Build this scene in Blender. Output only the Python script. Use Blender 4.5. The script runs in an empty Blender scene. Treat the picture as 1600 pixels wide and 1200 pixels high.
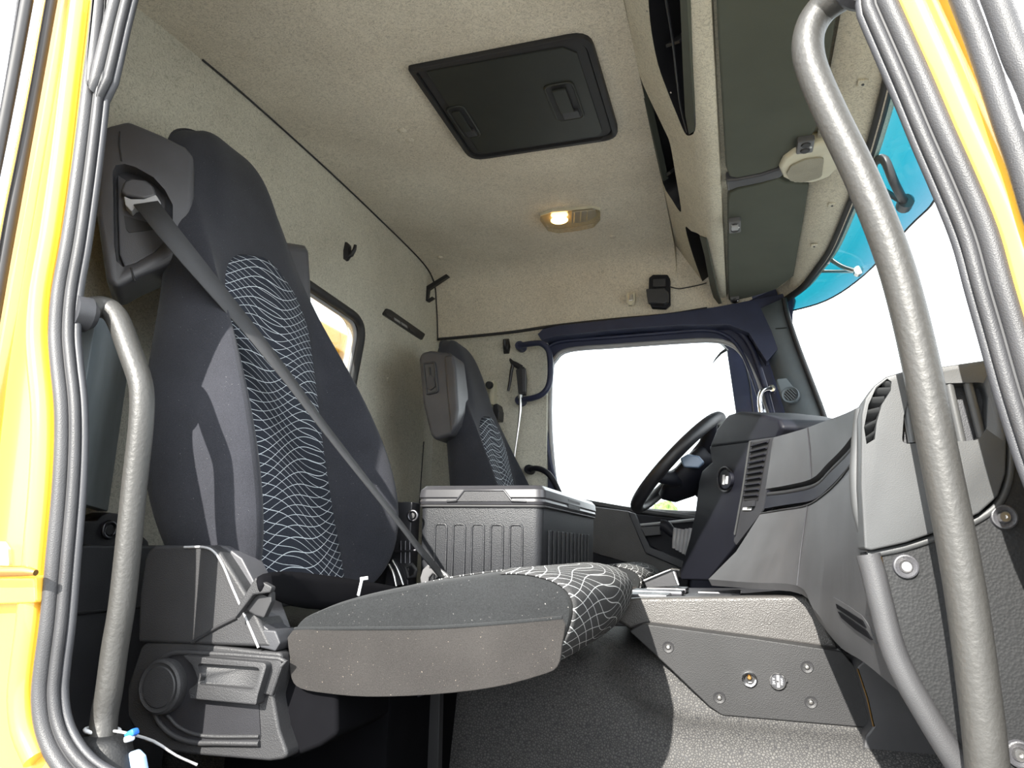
import bpy, bmesh, math, random
from mathutils import Vector, Matrix
import numpy as np
random.seed(7)
SC = bpy.context.scene
COL = SC.collection
PI = math.pi

# ------------------------------------------------------------------ camera
F = 1110.0
CAM = np.array([1.30, -0.77, 0.60])
_ey = np.array([355.0, 260.0, F]); _ey /= np.linalg.norm(_ey)
_ex = np.array([3600.0, -180.0, -F]); _ex -= _ey*(_ex@_ey); _ex /= np.linalg.norm(_ex)
_ez = np.cross(_ex, _ey)
ROT = np.stack([_ex, _ey, _ez])          # rows: the cab's axes in (right, down, forward)
cam = bpy.data.objects.new('camera', bpy.data.cameras.new('camera'))
COL.objects.link(cam)
cam.data.sensor_width = 36.0
cam.data.lens = F/1600*36
cam.data.clip_start = 0.02
cam.data.clip_end = 500
_r = ROT[:, 0]; _u = -ROT[:, 1]; _b = -ROT[:, 2]
M = Matrix(((_r[0], _u[0], _b[0], CAM[0]), (_r[1], _u[1], _b[1], CAM[1]), (_r[2], _u[2], _b[2], CAM[2]), (0, 0, 0, 1)))
cam.matrix_world = M
SC.camera = cam

# ------------------------------------------------------------------ light
SKY_STRENGTH = 3.75
SUN_STRENGTH = 13.5
SUN_DIR = Vector((0.18, 1.0, -0.60))      # the way the light travels
w = bpy.data.worlds.new('sky'); SC.world = w; w.use_nodes = True
bg = w.node_tree.nodes['Background']
bg.inputs[0].default_value = (0.93, 0.97, 1.0, 1); bg.inputs[1].default_value = SKY_STRENGTH
sun = bpy.data.objects.new('sun', bpy.data.lights.new('sun', 'SUN')); COL.objects.link(sun)
sun.data.energy = SUN_STRENGTH; sun.data.angle = math.radians(0.6); sun.data.color = (1.0, 0.96, 0.88)
sun.rotation_euler = SUN_DIR.to_track_quat('-Z', 'Y').to_euler()
sun.location = (-2, -6, 6)
SC.view_settings.view_transform = 'Standard'
SC.view_settings.look = 'None'
SC.view_settings.exposure = 0.35
SC.view_settings.gamma = 1.0
SC.view_settings.use_curve_mapping = False

# ------------------------------------------------------------------ helpers
def V(*a): return Vector(a)
def _ray(x, y): return ROT @ np.array([x-800.0, y-600.0, F])
def PY(x, y, Y): d = _ray(x, y); p = CAM + d*(Y-CAM[1])/d[1]; return Vector(p)
def PX(x, y, X): d = _ray(x, y); p = CAM + d*(X-CAM[0])/d[0]; return Vector(p)
def PZ(x, y, Z): d = _ray(x, y); p = CAM + d*(Z-CAM[2])/d[2]; return Vector(p)
def PP(x, y, p0, n):
    d = _ray(x, y); n = np.array(n); p0 = np.array(p0)
    return Vector(CAM + d*((p0-CAM)@n)/(d@n))
def ys(pts, Y): return [PY(a, b, Y) for a, b in pts]
def xs(pts, X): return [PX(a, b, X) for a, b in pts]
def zs(pts, Z): return [PZ(a, b, Z) for a, b in pts]

def catmull(pts, n=6, closed=False):
    pts = [Vector(p) for p in pts]; out = []; N = len(pts)
    rng = range(N) if closed else range(N-1)
    for i in rng:
        if closed: p0, p1, p2, p3 = pts[i-1], pts[i], pts[(i+1) % N], pts[(i+2) % N]
        else:
            p1, p2 = pts[i], pts[i+1]
            p0 = pts[i-1] if i else p1*2-p2
            p3 = pts[i+2] if i+2 < N else p2*2-p1
        for k in range(n):
            t = k/n
            out.append(0.5*((2*p1)+(p2-p0)*t+(2*p0-5*p1+4*p2-p3)*t*t+(3*p1-p0-3*p2+p3)*t**3))
    if not closed: out.append(pts[-1].copy())
    return out

def rounded(pts, r, seg=5):
    pts = [Vector(p) for p in pts]; N = len(pts); out = []
    rr = r if isinstance(r, (list, tuple)) else [r]*N
    for i in range(N):
        p = pts[i]; a = pts[i-1]-p; b = pts[(i+1) % N]-p
        la, lb = a.length, b.length
        if rr[i] <= 0 or la < 1e-6 or lb < 1e-6: out.append(p); continue
        a.normalize(); b.normalize()
        ang = a.angle(b); d = min(rr[i]/max(math.tan(ang/2), 1e-3), la*.48, lb*.48)
        s, e = p+a*d, p+b*d
        for k in range(seg+1):
            t = k/seg
            out.append(s*(1-t)**2+p*2*t*(1-t)+e*t*t)
    return out

def finish(name, bm, mat, parent=None, smooth=50, bevel=0, seg=2, sub=0, weighted=False):
    bmesh.ops.remove_doubles(bm, verts=bm.verts, dist=1e-5)
    bmesh.ops.recalc_face_normals(bm, faces=bm.faces)
    if bevel:
        es = [e for e in bm.edges if len(e.link_faces) == 2 and e.calc_face_angle(0) > math.radians(30)]
        if es: bmesh.ops.bevel(bm, geom=es, offset=bevel, segments=seg, profile=0.5, affect='EDGES', clamp_overlap=True)
    me = bpy.data.meshes.new(name); bm.to_mesh(me); bm.free()
    o = bpy.data.objects.new(name, me); COL.objects.link(o)
    if mat is not None: me.materials.append(MAT[mat] if isinstance(mat, str) else mat)
    if smooth:
        me.polygons.foreach_set('use_smooth', [True]*len(me.polygons))
        me.set_sharp_from_angle(angle=math.radians(smooth))
    if sub:
        m = o.modifiers.new('sub', 'SUBSURF'); m.levels = sub; m.render_levels = sub
    if weighted or bevel:
        m = o.modifiers.new('wn', 'WEIGHTED_NORMAL'); m.keep_sharp = True
    if parent is not None: attach(o, parent)
    return o

def attach(o, parent):
    bpy_mw = Matrix.Translation(parent_loc(parent))
    o.parent = parent
    o.matrix_parent_inverse = bpy_mw.inverted()
def parent_loc(p):
    l = Vector(p.location); q = p.parent
    return l if q is None else l    # parts carry no location of their own

def new(): return bmesh.new()
def add_loop_prism(bm, pts, off):
    off = Vector(off)
    a = [bm.verts.new(p) for p in pts]; b = [bm.verts.new(Vector(p)+off) for p in pts]
    n = len(pts)
    bm.faces.new(a); bm.faces.new(b[::-1])
    for i in range(n): bm.faces.new((a[i], b[i], b[(i+1) % n], a[(i+1) % n]))
def prism(name, pts, off, mat, parent=None, bevel=.003, seg=2, r=0, smooth=40):
    if r: pts = rounded(pts, r)
    bm = new(); add_loop_prism(bm, pts, off)
    return finish(name, bm, mat, parent, smooth=smooth, bevel=bevel, seg=seg)
def add_box(bm, c, s, rot=None):
    m = Matrix.Translation(c) @ (rot.to_4x4() if rot else Matrix()) @ Matrix.Diagonal((s[0], s[1], s[2], 1))
    bmesh.ops.create_cube(bm, size=1, matrix=m)
def box(name, c, s, mat, parent=None, bevel=.003, rot=None, seg=2):
    bm = new(); add_box(bm, Vector(c), s, rot)
    return finish(name, bm, mat, parent, smooth=40, bevel=bevel, seg=seg)
def frames(path):
    n = len(path); T = []
    for i in range(n):
        a = path[max(i-1, 0)]; b = path[min(i+1, n-1)]
        T.append((b-a).normalized())
    ref = Vector((0, 1, 0)) if abs(T[0].y) < .9 else Vector((1, 0, 0))
    N = [(ref-T[0]*ref.dot(T[0])).normalized()]
    for i in range(1, n):
        v = N[-1]-T[i]*N[-1].dot(T[i]); N.append(v.normalized())
    return T, N
def add_tube(bm, path, r, seg=12, caps=True, flat=1.0):
    path = [Vector(p) for p in path]; T, N = frames(path); rings = []
    for i, p in enumerate(path):
        rr = r[i] if isinstance(r, (list, tuple)) else r
        B = T[i].cross(N[i])
        rings.append([bm.verts.new(p+(N[i]*math.cos(2*PI*k/seg)*flat+B*math.sin(2*PI*k/seg))*rr) for k in range(seg)])
    for a, b in zip(rings, rings[1:]):
        for k in range(seg): bm.faces.new((a[k], a[(k+1) % seg], b[(k+1) % seg], b[k]))
    if caps: bm.faces.new(rings[0][::-1]); bm.faces.new(rings[-1])
def tube(name, path, r, mat, parent=None, seg=12, smoothn=0, flat=1.0):
    if smoothn:
        if isinstance(r, (list, tuple)): r = [float(np.interp(i/smoothn, range(len(r)), r)) for i in range((len(path)-1)*smoothn+1)]
        path = catmull(path, smoothn)
    bm = new(); add_tube(bm, path, r, seg, flat=flat)
    return finish(name, bm, mat, parent, smooth=60)
def ring_tube(name, path, r, mat, parent=None, seg=10):
    path = [Vector(p) for p in path]; n = len(path); bm = new(); rings = []
    nrm = Vector((0, 0, 0))
    for i in range(n): nrm += (path[i]-path[0]).cross(path[(i+1) % n]-path[0])
    nrm.normalize()
    for i in range(n):
        t = (path[(i+1) % n]-path[i-1]).normalized(); s = t.cross(nrm).normalized()
        rings.append([bm.verts.new(path[i]+(s*math.cos(2*PI*k/seg)+nrm*math.sin(2*PI*k/seg))*r) for k in range(seg)])
    for i in range(n):
        a, b = rings[i], rings[(i+1) % n]
        for k in range(seg): bm.faces.new((a[k], a[(k+1) % seg], b[(k+1) % seg], b[k]))
    return finish(name, bm, mat, parent, smooth=60)
def add_lathe(bm, prof, c, axis, seg=24):
    axis = Vector(axis).normalized(); c = Vector(c)
    u = axis.orthogonal().normalized(); v = axis.cross(u); rings = []
    for (r, h) in prof:
        if r < 1e-6: rings.append([bm.verts.new(c+axis*h)])
        else: rings.append([bm.verts.new(c+axis*h+(u*math.cos(2*PI*k/seg)+v*math.sin(2*PI*k/seg))*r) for k in range(seg)])
    for a, b in zip(rings, rings[1:]):
        for k in range(seg):
            q = []
            for vv in (a[k % len(a)], a[(k+1) % len(a)], b[(k+1) % len(b)], b[k % len(b)]):
                if vv not in q: q.append(vv)
            if len(q) > 2: bm.faces.new(q)
def lathe(name, prof, c, axis, mat, parent=None, seg=24, smooth=35):
    bm = new(); add_lathe(bm, prof, c, axis, seg)
    return finish(name, bm, mat, parent, smooth=smooth)
def loft(name, secs, mat, parent=None, closed=True, caps=True, sub=0, smooth=60):
    bm = new(); R = [[bm.verts.new(p) for p in s] for s in secs]; n = len(R[0])
    for a, b in zip(R, R[1:]):
        for k in range(n if closed else n-1):
            bm.faces.new((a[k], a[(k+1) % n], b[(k+1) % n], b[k]))
    if caps and closed: bm.faces.new(R[0][::-1]); bm.faces.new(R[-1])
    return finish(name, bm, mat, parent, smooth=smooth, sub=sub)
def sheet(name, rows, mat, parent=None, thick=.01, sub=0, uv=None, smooth=60):
    """rows of points -> a sheet with real thickness, grown away from the side the normal faces"""
    bm = new(); R = [[bm.verts.new(p) for p in s] for s in rows]
    if uv is not None: L = bm.loops.layers.uv.new('uv')
    for i in range(len(R)-1):
        for k in range(len(R[0])-1):
            f = bm.faces.new((R[i][k], R[i][k+1], R[i+1][k+1], R[i+1][k]))
            if uv is not None:
                for lp, (a, b) in zip(f.loops, ((i, k), (i, k+1), (i+1, k+1), (i+1, k))): lp[L].uv = uv[a][b]
    me = bpy.data.meshes.new(name); bm.to_mesh(me); bm.free()
    o = bpy.data.objects.new(name, me); COL.objects.link(o)
    me.materials.append(MAT[mat])
    me.polygons.foreach_set('use_smooth', [True]*len(me.polygons))
    me.set_sharp_from_angle(angle=math.radians(smooth))
    if sub:
        m = o.modifiers.new('sub', 'SUBSURF'); m.levels = sub; m.render_levels = sub
    if thick:
        m = o.modifiers.new('solid', 'SOLIDIFY'); m.thickness = thick; m.offset = -1
    if parent is not None: attach(o, parent)
    return o
def cut(o, cutters, mat=None):
    if mat: o.data.materials.append(MAT[mat])
    for c in cutters:
        if mat: c.data.materials.append(MAT[mat])
        m = o.modifiers.new('cut', 'BOOLEAN'); m.object = c; m.operation = 'DIFFERENCE'; m.solver = 'EXACT'
        if mat: m.material_mode = 'TRANSFER'
    dg = bpy.context.evaluated_depsgraph_get(); dg.update()
    me = bpy.data.meshes.new_from_object(o.evaluated_get(dg))
    o.modifiers.clear(); old = o.data; o.data = me
    me.set_sharp_from_angle(angle=math.radians(35))
    bpy.data.meshes.remove(old)
    for c in cutters:
        cm = c.data; bpy.data.objects.remove(c); bpy.data.meshes.remove(cm)
def cutter(pts, off):
    bm = new(); add_loop_prism(bm, pts, off); return finish('cutter', bm, None, smooth=0)
def circle(c, n, r, seg=20, squash=1.0):
    n = Vector(n).normalized(); u = n.orthogonal().normalized(); v = n.cross(u)
    return [Vector(c)+(u*math.cos(2*PI*k/seg)*squash+v*math.sin(2*PI*k/seg))*r for k in range(seg)]
def thing(name, label, cat, loc, group=None):
    o = bpy.data.objects.new(name, None); COL.objects.link(o); o.location = loc
    o.empty_display_size = .05
    return tag(o, label, cat, group)
def tag(o, label, cat, group=None):
    o['label'] = label; o['category'] = cat
    if group: o['group'] = group
    return o
def struct(o, label=None):
    o['kind'] = 'structure'
    if label: o['label'] = label
    return o
def text(name, body, size, loc, right, up, mat, parent=None, depth=.0006):
    cu = bpy.data.curves.new(name, 'FONT'); cu.body = body; cu.size = size; cu.extrude = depth
    cu.align_x = 'CENTER'; cu.align_y = 'CENTER'
    t = bpy.data.objects.new(name, cu); COL.objects.link(t)
    right = Vector(right).normalized(); up = Vector(up).normalized(); n = right.cross(up)
    t.matrix_world = Matrix(((right.x, up.x, n.x, loc[0]), (right.y, up.y, n.y, loc[1]), (right.z, up.z, n.z, loc[2]), (0, 0, 0, 1)))
    dg = bpy.context.evaluated_depsgraph_get(); dg.update()
    me = bpy.data.meshes.new_from_object(t.evaluated_get(dg)); me.transform(t.matrix_world)
    bpy.data.objects.remove(t)
    o = bpy.data.objects.new(name, me); COL.objects.link(o)
    me.materials.clear(); me.materials.append(MAT[mat])
    if parent is not None: attach(o, parent)
    return o

# ------------------------------------------------------------------ materials
MAT = {}
class NT:
    def __init__(s, name):
        s.m = bpy.data.materials.new(name); s.m.use_nodes = True; s.t = s.m.node_tree
        s.b = s.t.nodes['Principled BSDF']; s.out = s.t.nodes['Material Output']; MAT[name] = s.m
    def n(s, typ, **kw):
        x = s.t.nodes.new(typ)
        for k, v in kw.items(): setattr(x, k, v)
        return x
    def l(s, a, b): s.t.links.new(a, b)
    def math(s, op, a, b=None, c=None):
        x = s.n('ShaderNodeMath', operation=op)
        for i, q in enumerate((a, b, c)):
            if q is None: continue
            if isinstance(q, (int, float)): x.inputs[i].default_value = q
            else: s.l(q, x.inputs[i])
        return x.outputs[0]
    def coord(s, kind='Object'): return s.n('ShaderNodeTexCoord').outputs[kind]
    def noise(s, scale, detail=3, vec=None, rough=.5, dist=0):
        x = s.n('ShaderNodeTexNoise'); x.inputs['Scale'].default_value = scale; x.inputs['Detail'].default_value = detail
        x.inputs['Roughness'].default_value = rough; x.inputs['Distortion'].default_value = dist
        s.l(vec if vec is not None else s.coord(), x.inputs['Vector']); return x.outputs[0]
    def ramp(s, fac, stops):
        x = s.n('ShaderNodeValToRGB'); e = x.color_ramp.elements
        while len(e) < len(stops): e.new(.5)
        for el, (p, c) in zip(e, stops): el.position = p; el.color = (*c, 1)
        s.l(fac, x.inputs[0]); return x.outputs[0]
    def bump(s, h, strength=.3, dist=.002):
        x = s.n('ShaderNodeBump'); x.inputs['Strength'].default_value = strength; x.inputs['Distance'].default_value = dist
        s.l(h, x.inputs['Height']); s.l(x.outputs[0], s.b.inputs['Normal'])
    def base(s, v):
        if isinstance(v, tuple): s.b.inputs['Base Color'].default_value = (*v, 1)
        else: s.l(v, s.b.inputs['Base Color'])
    def set(s, rough=.5, metal=0, spec=.5, coat=0):
        s.b.inputs['Roughness'].default_value = rough; s.b.inputs['Metallic'].default_value = metal
        s.b.inputs['Specular IOR Level'].default_value = spec; s.b.inputs['Coat Weight'].default_value = coat
def mul(c, k): return tuple(x*k for x in c)
def plastic(name, col, rough=.45, grain=900, bump=.25, spec=.5, var=.12, scratch=False):
    n = NT(name); n.set(rough, spec=spec)
    nz = n.noise(14, 4); n.base(n.ramp(nz, [(.3, mul(col, 1-var)), (.7, mul(col, 1+var))]))
    if grain:
        v = n.n('ShaderNodeTexVoronoi'); v.inputs['Scale'].default_value = grain; n.l(n.coord(), v.inputs['Vector'])
        n.bump(v.outputs['Distance'], bump, .0008)
    return n
def fabric(name, col, scale=700, bump=.35, var=.35, sheen=.2, dust=None):
    n = NT(name); n.set(.95, spec=.15)
    nz = n.noise(scale, 2); big = n.noise(9, 4)
    f = n.math('ADD', n.math('MULTIPLY', nz, .6), n.math('MULTIPLY', big, .4))
    c = n.ramp(f, [(.32, mul(col, 1-var)), (.68, mul(col, 1+var))])
    if dust:
        s = n.noise(420, 1); k = n.ramp(s, [(.76, (0, 0, 0)), (.84, (1, 1, 1))])
        mx = n.n('ShaderNodeMix', data_type='RGBA'); n.l(k, mx.inputs[0]); n.l(c, mx.inputs[6]); mx.inputs[7].default_value = (*dust, 1)
        c = mx.outputs[2]
    n.base(c); n.bump(nz, bump, .0015)
    n.b.inputs['Sheen Weight'].default_value = sheen; n.b.inputs['Sheen Roughness'].default_value = .5
    return n
# headliner felt with the worm-like print
def felt(name, col):
    n = NT(name); n.set(.95, spec=.1)
    a = n.noise(70, 2, dist=2.0); worm = n.math('ABSOLUTE', n.math('SUBTRACT', a, .5))
    m = n.ramp(worm, [(.0, mul(col, .66)), (.045, mul(col, 1.0)), (.12, mul(col, 1.06))])
    big = n.noise(3.2, 4); st = n.ramp(big, [(.3, (.86, .85, .84)), (.62, (1, 1, 1))])
    mx = n.n('ShaderNodeMix', data_type='RGBA', blend_type='MULTIPLY'); mx.inputs[0].default_value = 1
    n.l(m, mx.inputs[6]); n.l(st, mx.inputs[7]); n.base(mx.outputs[2])
    n.bump(n.noise(420, 3), .35, .0015)
felt('headliner', (.64, .595, .50))
felt('header_fabric', (.62, .59, .49))
felt('side_felt', (.54, .525, .45))
fabric('seat_fabric', (.024, .025, .031), sheen=.08, dust=(.20, .20, .20))
fabric('seat_fabric_grey', (.017, .018, .019), sheen=.08, dust=(.26, .25, .24))
fabric('side_band_fabric', (.027, .025, .024), sheen=.06, dust=(.26, .22, .18))
fabric('visor_fabric', (.075, .082, .066), scale=1200, bump=.15, var=.12, sheen=.05)
def net(name, col, line):
    n = NT(name); n.set(.9, spec=.2)
    sep = n.n('ShaderNodeSeparateXYZ'); uvn = n.n('ShaderNodeUVMap'); uvn.uv_map = 'uv'; n.l(uvn.outputs[0], sep.inputs[0])
    u, v = sep.outputs[0], sep.outputs[1]
    def fam(slope, amp, freq, ph, period, width, vamp, vfreq):
        s1 = n.math('SINE', n.math('ADD', n.math('MULTIPLY', u, freq), n.math('ADD', n.math('MULTIPLY', v, vfreq), ph)))
        h = n.math('ADD', n.math('ADD', v, n.math('MULTIPLY', u, slope)), n.math('MULTIPLY', s1, amp))
        h = n.math('ADD', h, n.math('MULTIPLY', n.math('SINE', n.math('MULTIPLY', v, 2*PI/.19)), vamp))
        fr = n.math('FRACT', n.math('DIVIDE', h, period))
        d = n.math('ABSOLUTE', n.math('SUBTRACT', fr, .5))
        return n.math('LESS_THAN', d, width)
    a = fam(.42, .012, 30, 0, .0185, .030, .006, 9)
    b = fam(-.30, .014, 26, 1.2, .0205, .029, -.005, -12)
    k = n.math('MAXIMUM', a, b)
    nz = n.noise(700, 2); c = n.ramp(nz, [(.3, mul(col, .65)), (.7, mul(col, 1.35))])
    mx = n.n('ShaderNodeMix', data_type='RGBA'); n.l(k, mx.inputs[0]); n.l(c, mx.inputs[6]); mx.inputs[7].default_value = (*line, 1)
    n.base(mx.outputs[2]); n.bump(nz, .3, .0015)
net('net_sunlit', (.045, .045, .046), (.55, .56, .56))  # paler copy of net_fabric: sunlight on the dusty cushion mixed into the colour
net('net_fabric', (.019, .022, .031), (.50, .54, .58))
plastic('black_plastic', (.016, .016, .019), .42)
plastic('dark_plastic', (.034, .035, .040), .48)
plastic('stack_plastic', (.0065, .007, .012), .55, spec=.3)
plastic('dash_plastic', (.048, .048, .051), .48, bump=.18)
plastic('dash_light', (.051, .053, .055), .5, bump=.12)
plastic('side_grain', (.010, .0105, .0115), .55, grain=330, bump=.3, spec=.35)
plastic('seat_shell', (.052, .052, .058), .42)
plastic('base_plastic', (.028, .028, .030), .52, grain=600, bump=.4, spec=.4)
plastic('console_grain', (.058, .055, .053), .42, grain=420, bump=.7)
plastic('frame_blue', (.028, .033, .066), .42, grain=0, spec=.35)
plastic('pillar_grey', (.105, .125, .14), .6, bump=.1)
plastic('cooler_plastic', (.015, .016, .019), .45, grain=500, bump=.5)
plastic('cooler_lid', (.030, .030, .034), .33, grain=0)
plastic('cream_plastic', (.56, .53, .41), .5, grain=0)
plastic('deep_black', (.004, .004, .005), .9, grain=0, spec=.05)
plastic('grille_mesh', (.27, .25, .19), .6, grain=330, bump=1.0)
plastic('clip_grey', (.10, .10, .105), .45, grain=0)
plastic('rubber', (.018, .018, .02), .6, grain=0)
plastic('seal_rubber', (.038, .038, .041), .5, grain=700, bump=.3, spec=.45)
plastic('belt_webbing', (.040, .041, .045), .75, grain=1400, bump=.5)
plastic('hatch_dark', (.018, .020, .017), .5, bump=.12)
plastic('white_plastic', (.75, .76, .78), .4, grain=0)
plastic('blue_plastic', (.03, .16, .62), .35, grain=0)
plastic('pale_pad', (.16, .22, .32), .3, grain=0)
plastic('panel_plastic', (.019, .019, .020), .55, grain=500, bump=.35, spec=.4)
plastic('pale_blue', (.32, .46, .70), .5, grain=0)
plastic('grey_plastic', (.30, .30, .31), .4, grain=0)
plastic('asphalt', (.22, .22, .21), .9, grain=30, bump=.4)
def rail():
    n = NT('rail_paint'); n.set(.48, metal=0, spec=.5)
    n.base((.036, .035, .033)); n.bump(n.noise(170, 3), .38, .0018)
rail()
def leather():
    n = NT('tunnel_leather'); n.set(.62, spec=.35)
    v = n.n('ShaderNodeTexVoronoi', feature='DISTANCE_TO_EDGE'); v.inputs['Scale'].default_value = 210; n.l(n.coord(), v.inputs['Vector'])
    c = n.ramp(v.outputs['Distance'], [(.0, (.024, .024, .026)), (.22, (.078, .076, .073))])
    n.base(c); n.bump(n.ramp(v.outputs['Distance'], [(0, (0, 0, 0)), (.35, (1, 1, 1))]), .5, .0016)
leather()
def paint():
    n = NT('yellow_paint'); n.set(.22, spec=.5, coat=.6); n.base((.82, .47, .06))
paint()
def metal(name, col, r):
    n = NT(name); n.set(r, metal=1); n.base(col)
metal('steel', (.62, .61, .60), .28); metal('dark_steel', (.10, .10, .11), .4); metal('brass', (.55, .33, .12), .3)
metal('bright_trim', (.80, .81, .84), .22)
def glass(name, tint, gloss=.06):
    n = NT(name); n.t.nodes.remove(n.b)
    tr = n.n('ShaderNodeBsdfTransparent'); tr.inputs[0].default_value = (*tint, 1)
    gl = n.n('ShaderNodeBsdfGlossy'); gl.inputs['Roughness'].default_value = .02
    fr = n.n('ShaderNodeFresnel'); fr.inputs[0].default_value = 1.35
    mx = n.n('ShaderNodeMixShader'); n.l(n.math('MULTIPLY', fr.outputs[0], gloss*10), mx.inputs[0])
    n.l(tr.outputs[0], mx.inputs[1]); n.l(gl.outputs[0], mx.inputs[2]); n.l(mx.outputs[0], n.out.inputs[0])
glass('window_glass', (.96, .98, .98)); glass('lens_glass', (.90, .86, .78), .05)
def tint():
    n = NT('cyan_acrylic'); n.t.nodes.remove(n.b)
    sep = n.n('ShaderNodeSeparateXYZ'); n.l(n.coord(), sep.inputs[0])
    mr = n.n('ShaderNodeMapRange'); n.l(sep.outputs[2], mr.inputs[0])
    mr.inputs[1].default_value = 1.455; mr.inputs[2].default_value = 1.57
    tr = n.n('ShaderNodeBsdfTransparent'); n.l(n.ramp(mr.outputs[0], [(.0, (.085, .155, .205)), (.45, (.035, .135, .18)), (1, (.005, .115, .145))]), tr.inputs[0])  # paler lower stops put the sky's haze and reflection into the tint
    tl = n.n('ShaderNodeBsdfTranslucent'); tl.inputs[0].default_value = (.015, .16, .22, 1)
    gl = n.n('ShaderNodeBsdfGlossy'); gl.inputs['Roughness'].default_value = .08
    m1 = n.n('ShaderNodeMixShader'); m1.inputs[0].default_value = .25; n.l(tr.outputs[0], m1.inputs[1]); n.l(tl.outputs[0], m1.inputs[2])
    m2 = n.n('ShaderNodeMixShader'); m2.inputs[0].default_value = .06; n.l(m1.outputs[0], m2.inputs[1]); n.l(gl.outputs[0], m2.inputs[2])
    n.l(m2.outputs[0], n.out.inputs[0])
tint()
def glow(name, col, s):
    n = NT(name); n.base(col); n.b.inputs['Emission Color'].default_value = (*col, 1); n.b.inputs['Emission Strength'].default_value = s
glow('bulb_warm', (1.0, .62, .22), 9.0)
def leaves():
    n = NT('tree_leaves'); n.set(.8); n.base(n.ramp(n.noise(3, 5), [(.35, (.05, .10, .02)), (.65, (.20, .30, .08))]))
leaves()
plastic('bark', (.12, .09, .06), .9, grain=40)

# ================================================================== the setting
# ---- rear wall with its window
o = prism('wall_rear', [V(0, -.05, -.05), V(0, 2.28, -.05), V(0, 2.28, 1.92), V(0, -.05, 1.92)], (-.05, 0, 0), 'side_felt', bevel=0)
win = rounded([V(0, .74, .98), V(0, 1.39, .98), V(0, 1.478, 1.40), V(0, .76, 1.425)], .075, 8)
cut(o, [cutter([p+V(.1, 0, 0) for p in win], (-.3, 0, 0))])
wall_rear = struct(o, 'grey felt rear wall of the cab')
for (px, py) in [(606, 594), (645, 465), (643, 452)]:
    p = PX(px, py, 0); r = .012 if py != 452 else .004
    lathe('trim_clip', [(0, .0035), (r*.7, .003), (r, 0), (r, -.004)], p, (1, 0, 0), 'side_felt', wall_rear, 16)
wf = ring_tube('window_1', [p+V(.004, 0, 0) for p in win], .017, 'rubber')
struct(wf, 'rear cab window with thick black rubber frame')
inner = [V(-.03, 1.12+(p.y-1.12)*.955, 1.20+(p.z-1.20)*.93) for p in win]
ring_tube('inner_frame', [p+V(.02, 0, 0) for p in inner], .008, 'grey_plastic', wf)
prism('pane', inner, (-.004, 0, 0), 'window_glass', wf, bevel=0)
# seams of the rear wall panel
for pts in ([(662, 690), (655, 790)],):
    tube('seam', [PX(a, b, .001) for a, b in pts], .0025, 'rubber', wall_rear, 6)

# ---- ceiling: crowned roof lining that turns down into the driver's side
prof = [(.055, 1.585), (.058, 1.66), (.075, 1.74), (.13, 1.795), (.31, 1.822), (.55, 1.842), (.80, 1.853), (1.2, 1.857), (1.55, 1.852), (1.80, 1.845), (1.96, 1.835), (2.05, 1.815), (2.105, 1.775), (2.13, 1.70), (2.15, 1.62), (2.165, 1.53)]
pp = catmull([V(0, a, b) for a, b in prof], 4)
def ceil_z(y):
    for a, b in zip(pp, pp[1:]):
        if a.y <= y <= b.y and b.y > a.y: return a.z+(b.z-a.z)*(y-a.y)/(b.y-a.y)
    return 1.85
bm = new(); secs = []
for X, up_ in ((-.02, 0), (.4, 0), (.8, 0), (1.103, 0), (1.106, .068), (1.40, .068)):
    front = [V(X, p.y, p.z+(up_ if p.z > 1.80 else up_*max(0, (p.z-1.70)/.10))) for p in pp]
    back = [V(X, 2.30, 1.53), V(X, 2.26, 1.85), V(X, 2.1, 1.93), V(X, 1.1, 1.96), V(X, .1, 1.92), V(X, -.02, 1.80), V(X, -.03, 1.585)]
    secs.append(front+back)
ceiling = struct(loft('ceiling', secs, 'headliner', smooth=40), 'beige felt roof lining')
for (px, py) in [(628, 207), (640, 222), (688, 398), (957, 366)]:
    p = PZ(px, py, 1.85); p.z = ceil_z(p.y)
    lathe('trim_clip', [(0, .004), (.010, .0035), (.015, 0), (.015, -.006)], p, (0, 0, -1), 'headliner', ceiling, 18)
# seam lines where the lining meets the rear wall
tube('seam', [V(.004, p.y, p.z-.002) for p in pp[20:]], .003, 'rubber', ceiling, 6)

# ---- floor, bulkhead, closed body under the dash
struct(box('floor', (.9, 1.1, -.03), (1.9, 2.4, .06), 'rubber', bevel=0), 'dark cab floor')
struct(prism('wall_front', [V(1.70, -.05, -.05), V(1.70, 2.26, -.05), V(1.70, 2.26, .80), V(1.70, -.05, .80)], (.05, 0, 0), 'dark_plastic', bevel=0), 'dark bulkhead under the dashboard')

# ---- passenger side: yellow door aperture with rubber seals
seal_L = [(155, 0), (148, 60), (140, 125), (125, 250), (108, 370), (93, 455), (88, 520), (91, 570), (97, 630), (98, 690), (94, 770), (85, 870), (76, 970), (67, 1040), (63, 1090), (69, 1140), (88, 1185), (122, 1225), (180, 1262)]
seal_R = [(1680, 780), (1626, 640), (1587, 510), (1566, 440), (1543, 360), (1510, 280), (1474, 200), (1442, 125), (1412, 58), (1386, 0), (1360, -60)]
sealY = -.012
Lw = [PY(a, b, sealY) for a, b in seal_L]; Rw = [PY(a, b, sealY) for a, b in seal_R]
topZ = 1.68
loop = Lw[::-1]                         # from the sill up the rear pillar (reversed = bottom to top)
top = [V(.345, sealY, 1.30), V(.37, sealY, 1.52), V(.45, sealY, topZ-.02), V(.56, sealY, topZ+.01), V(.95, sealY, topZ+.01), V(1.13, sealY, topZ-.01), V(1.24, sealY, 1.57), V(1.33, sealY, 1.42)]
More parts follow.
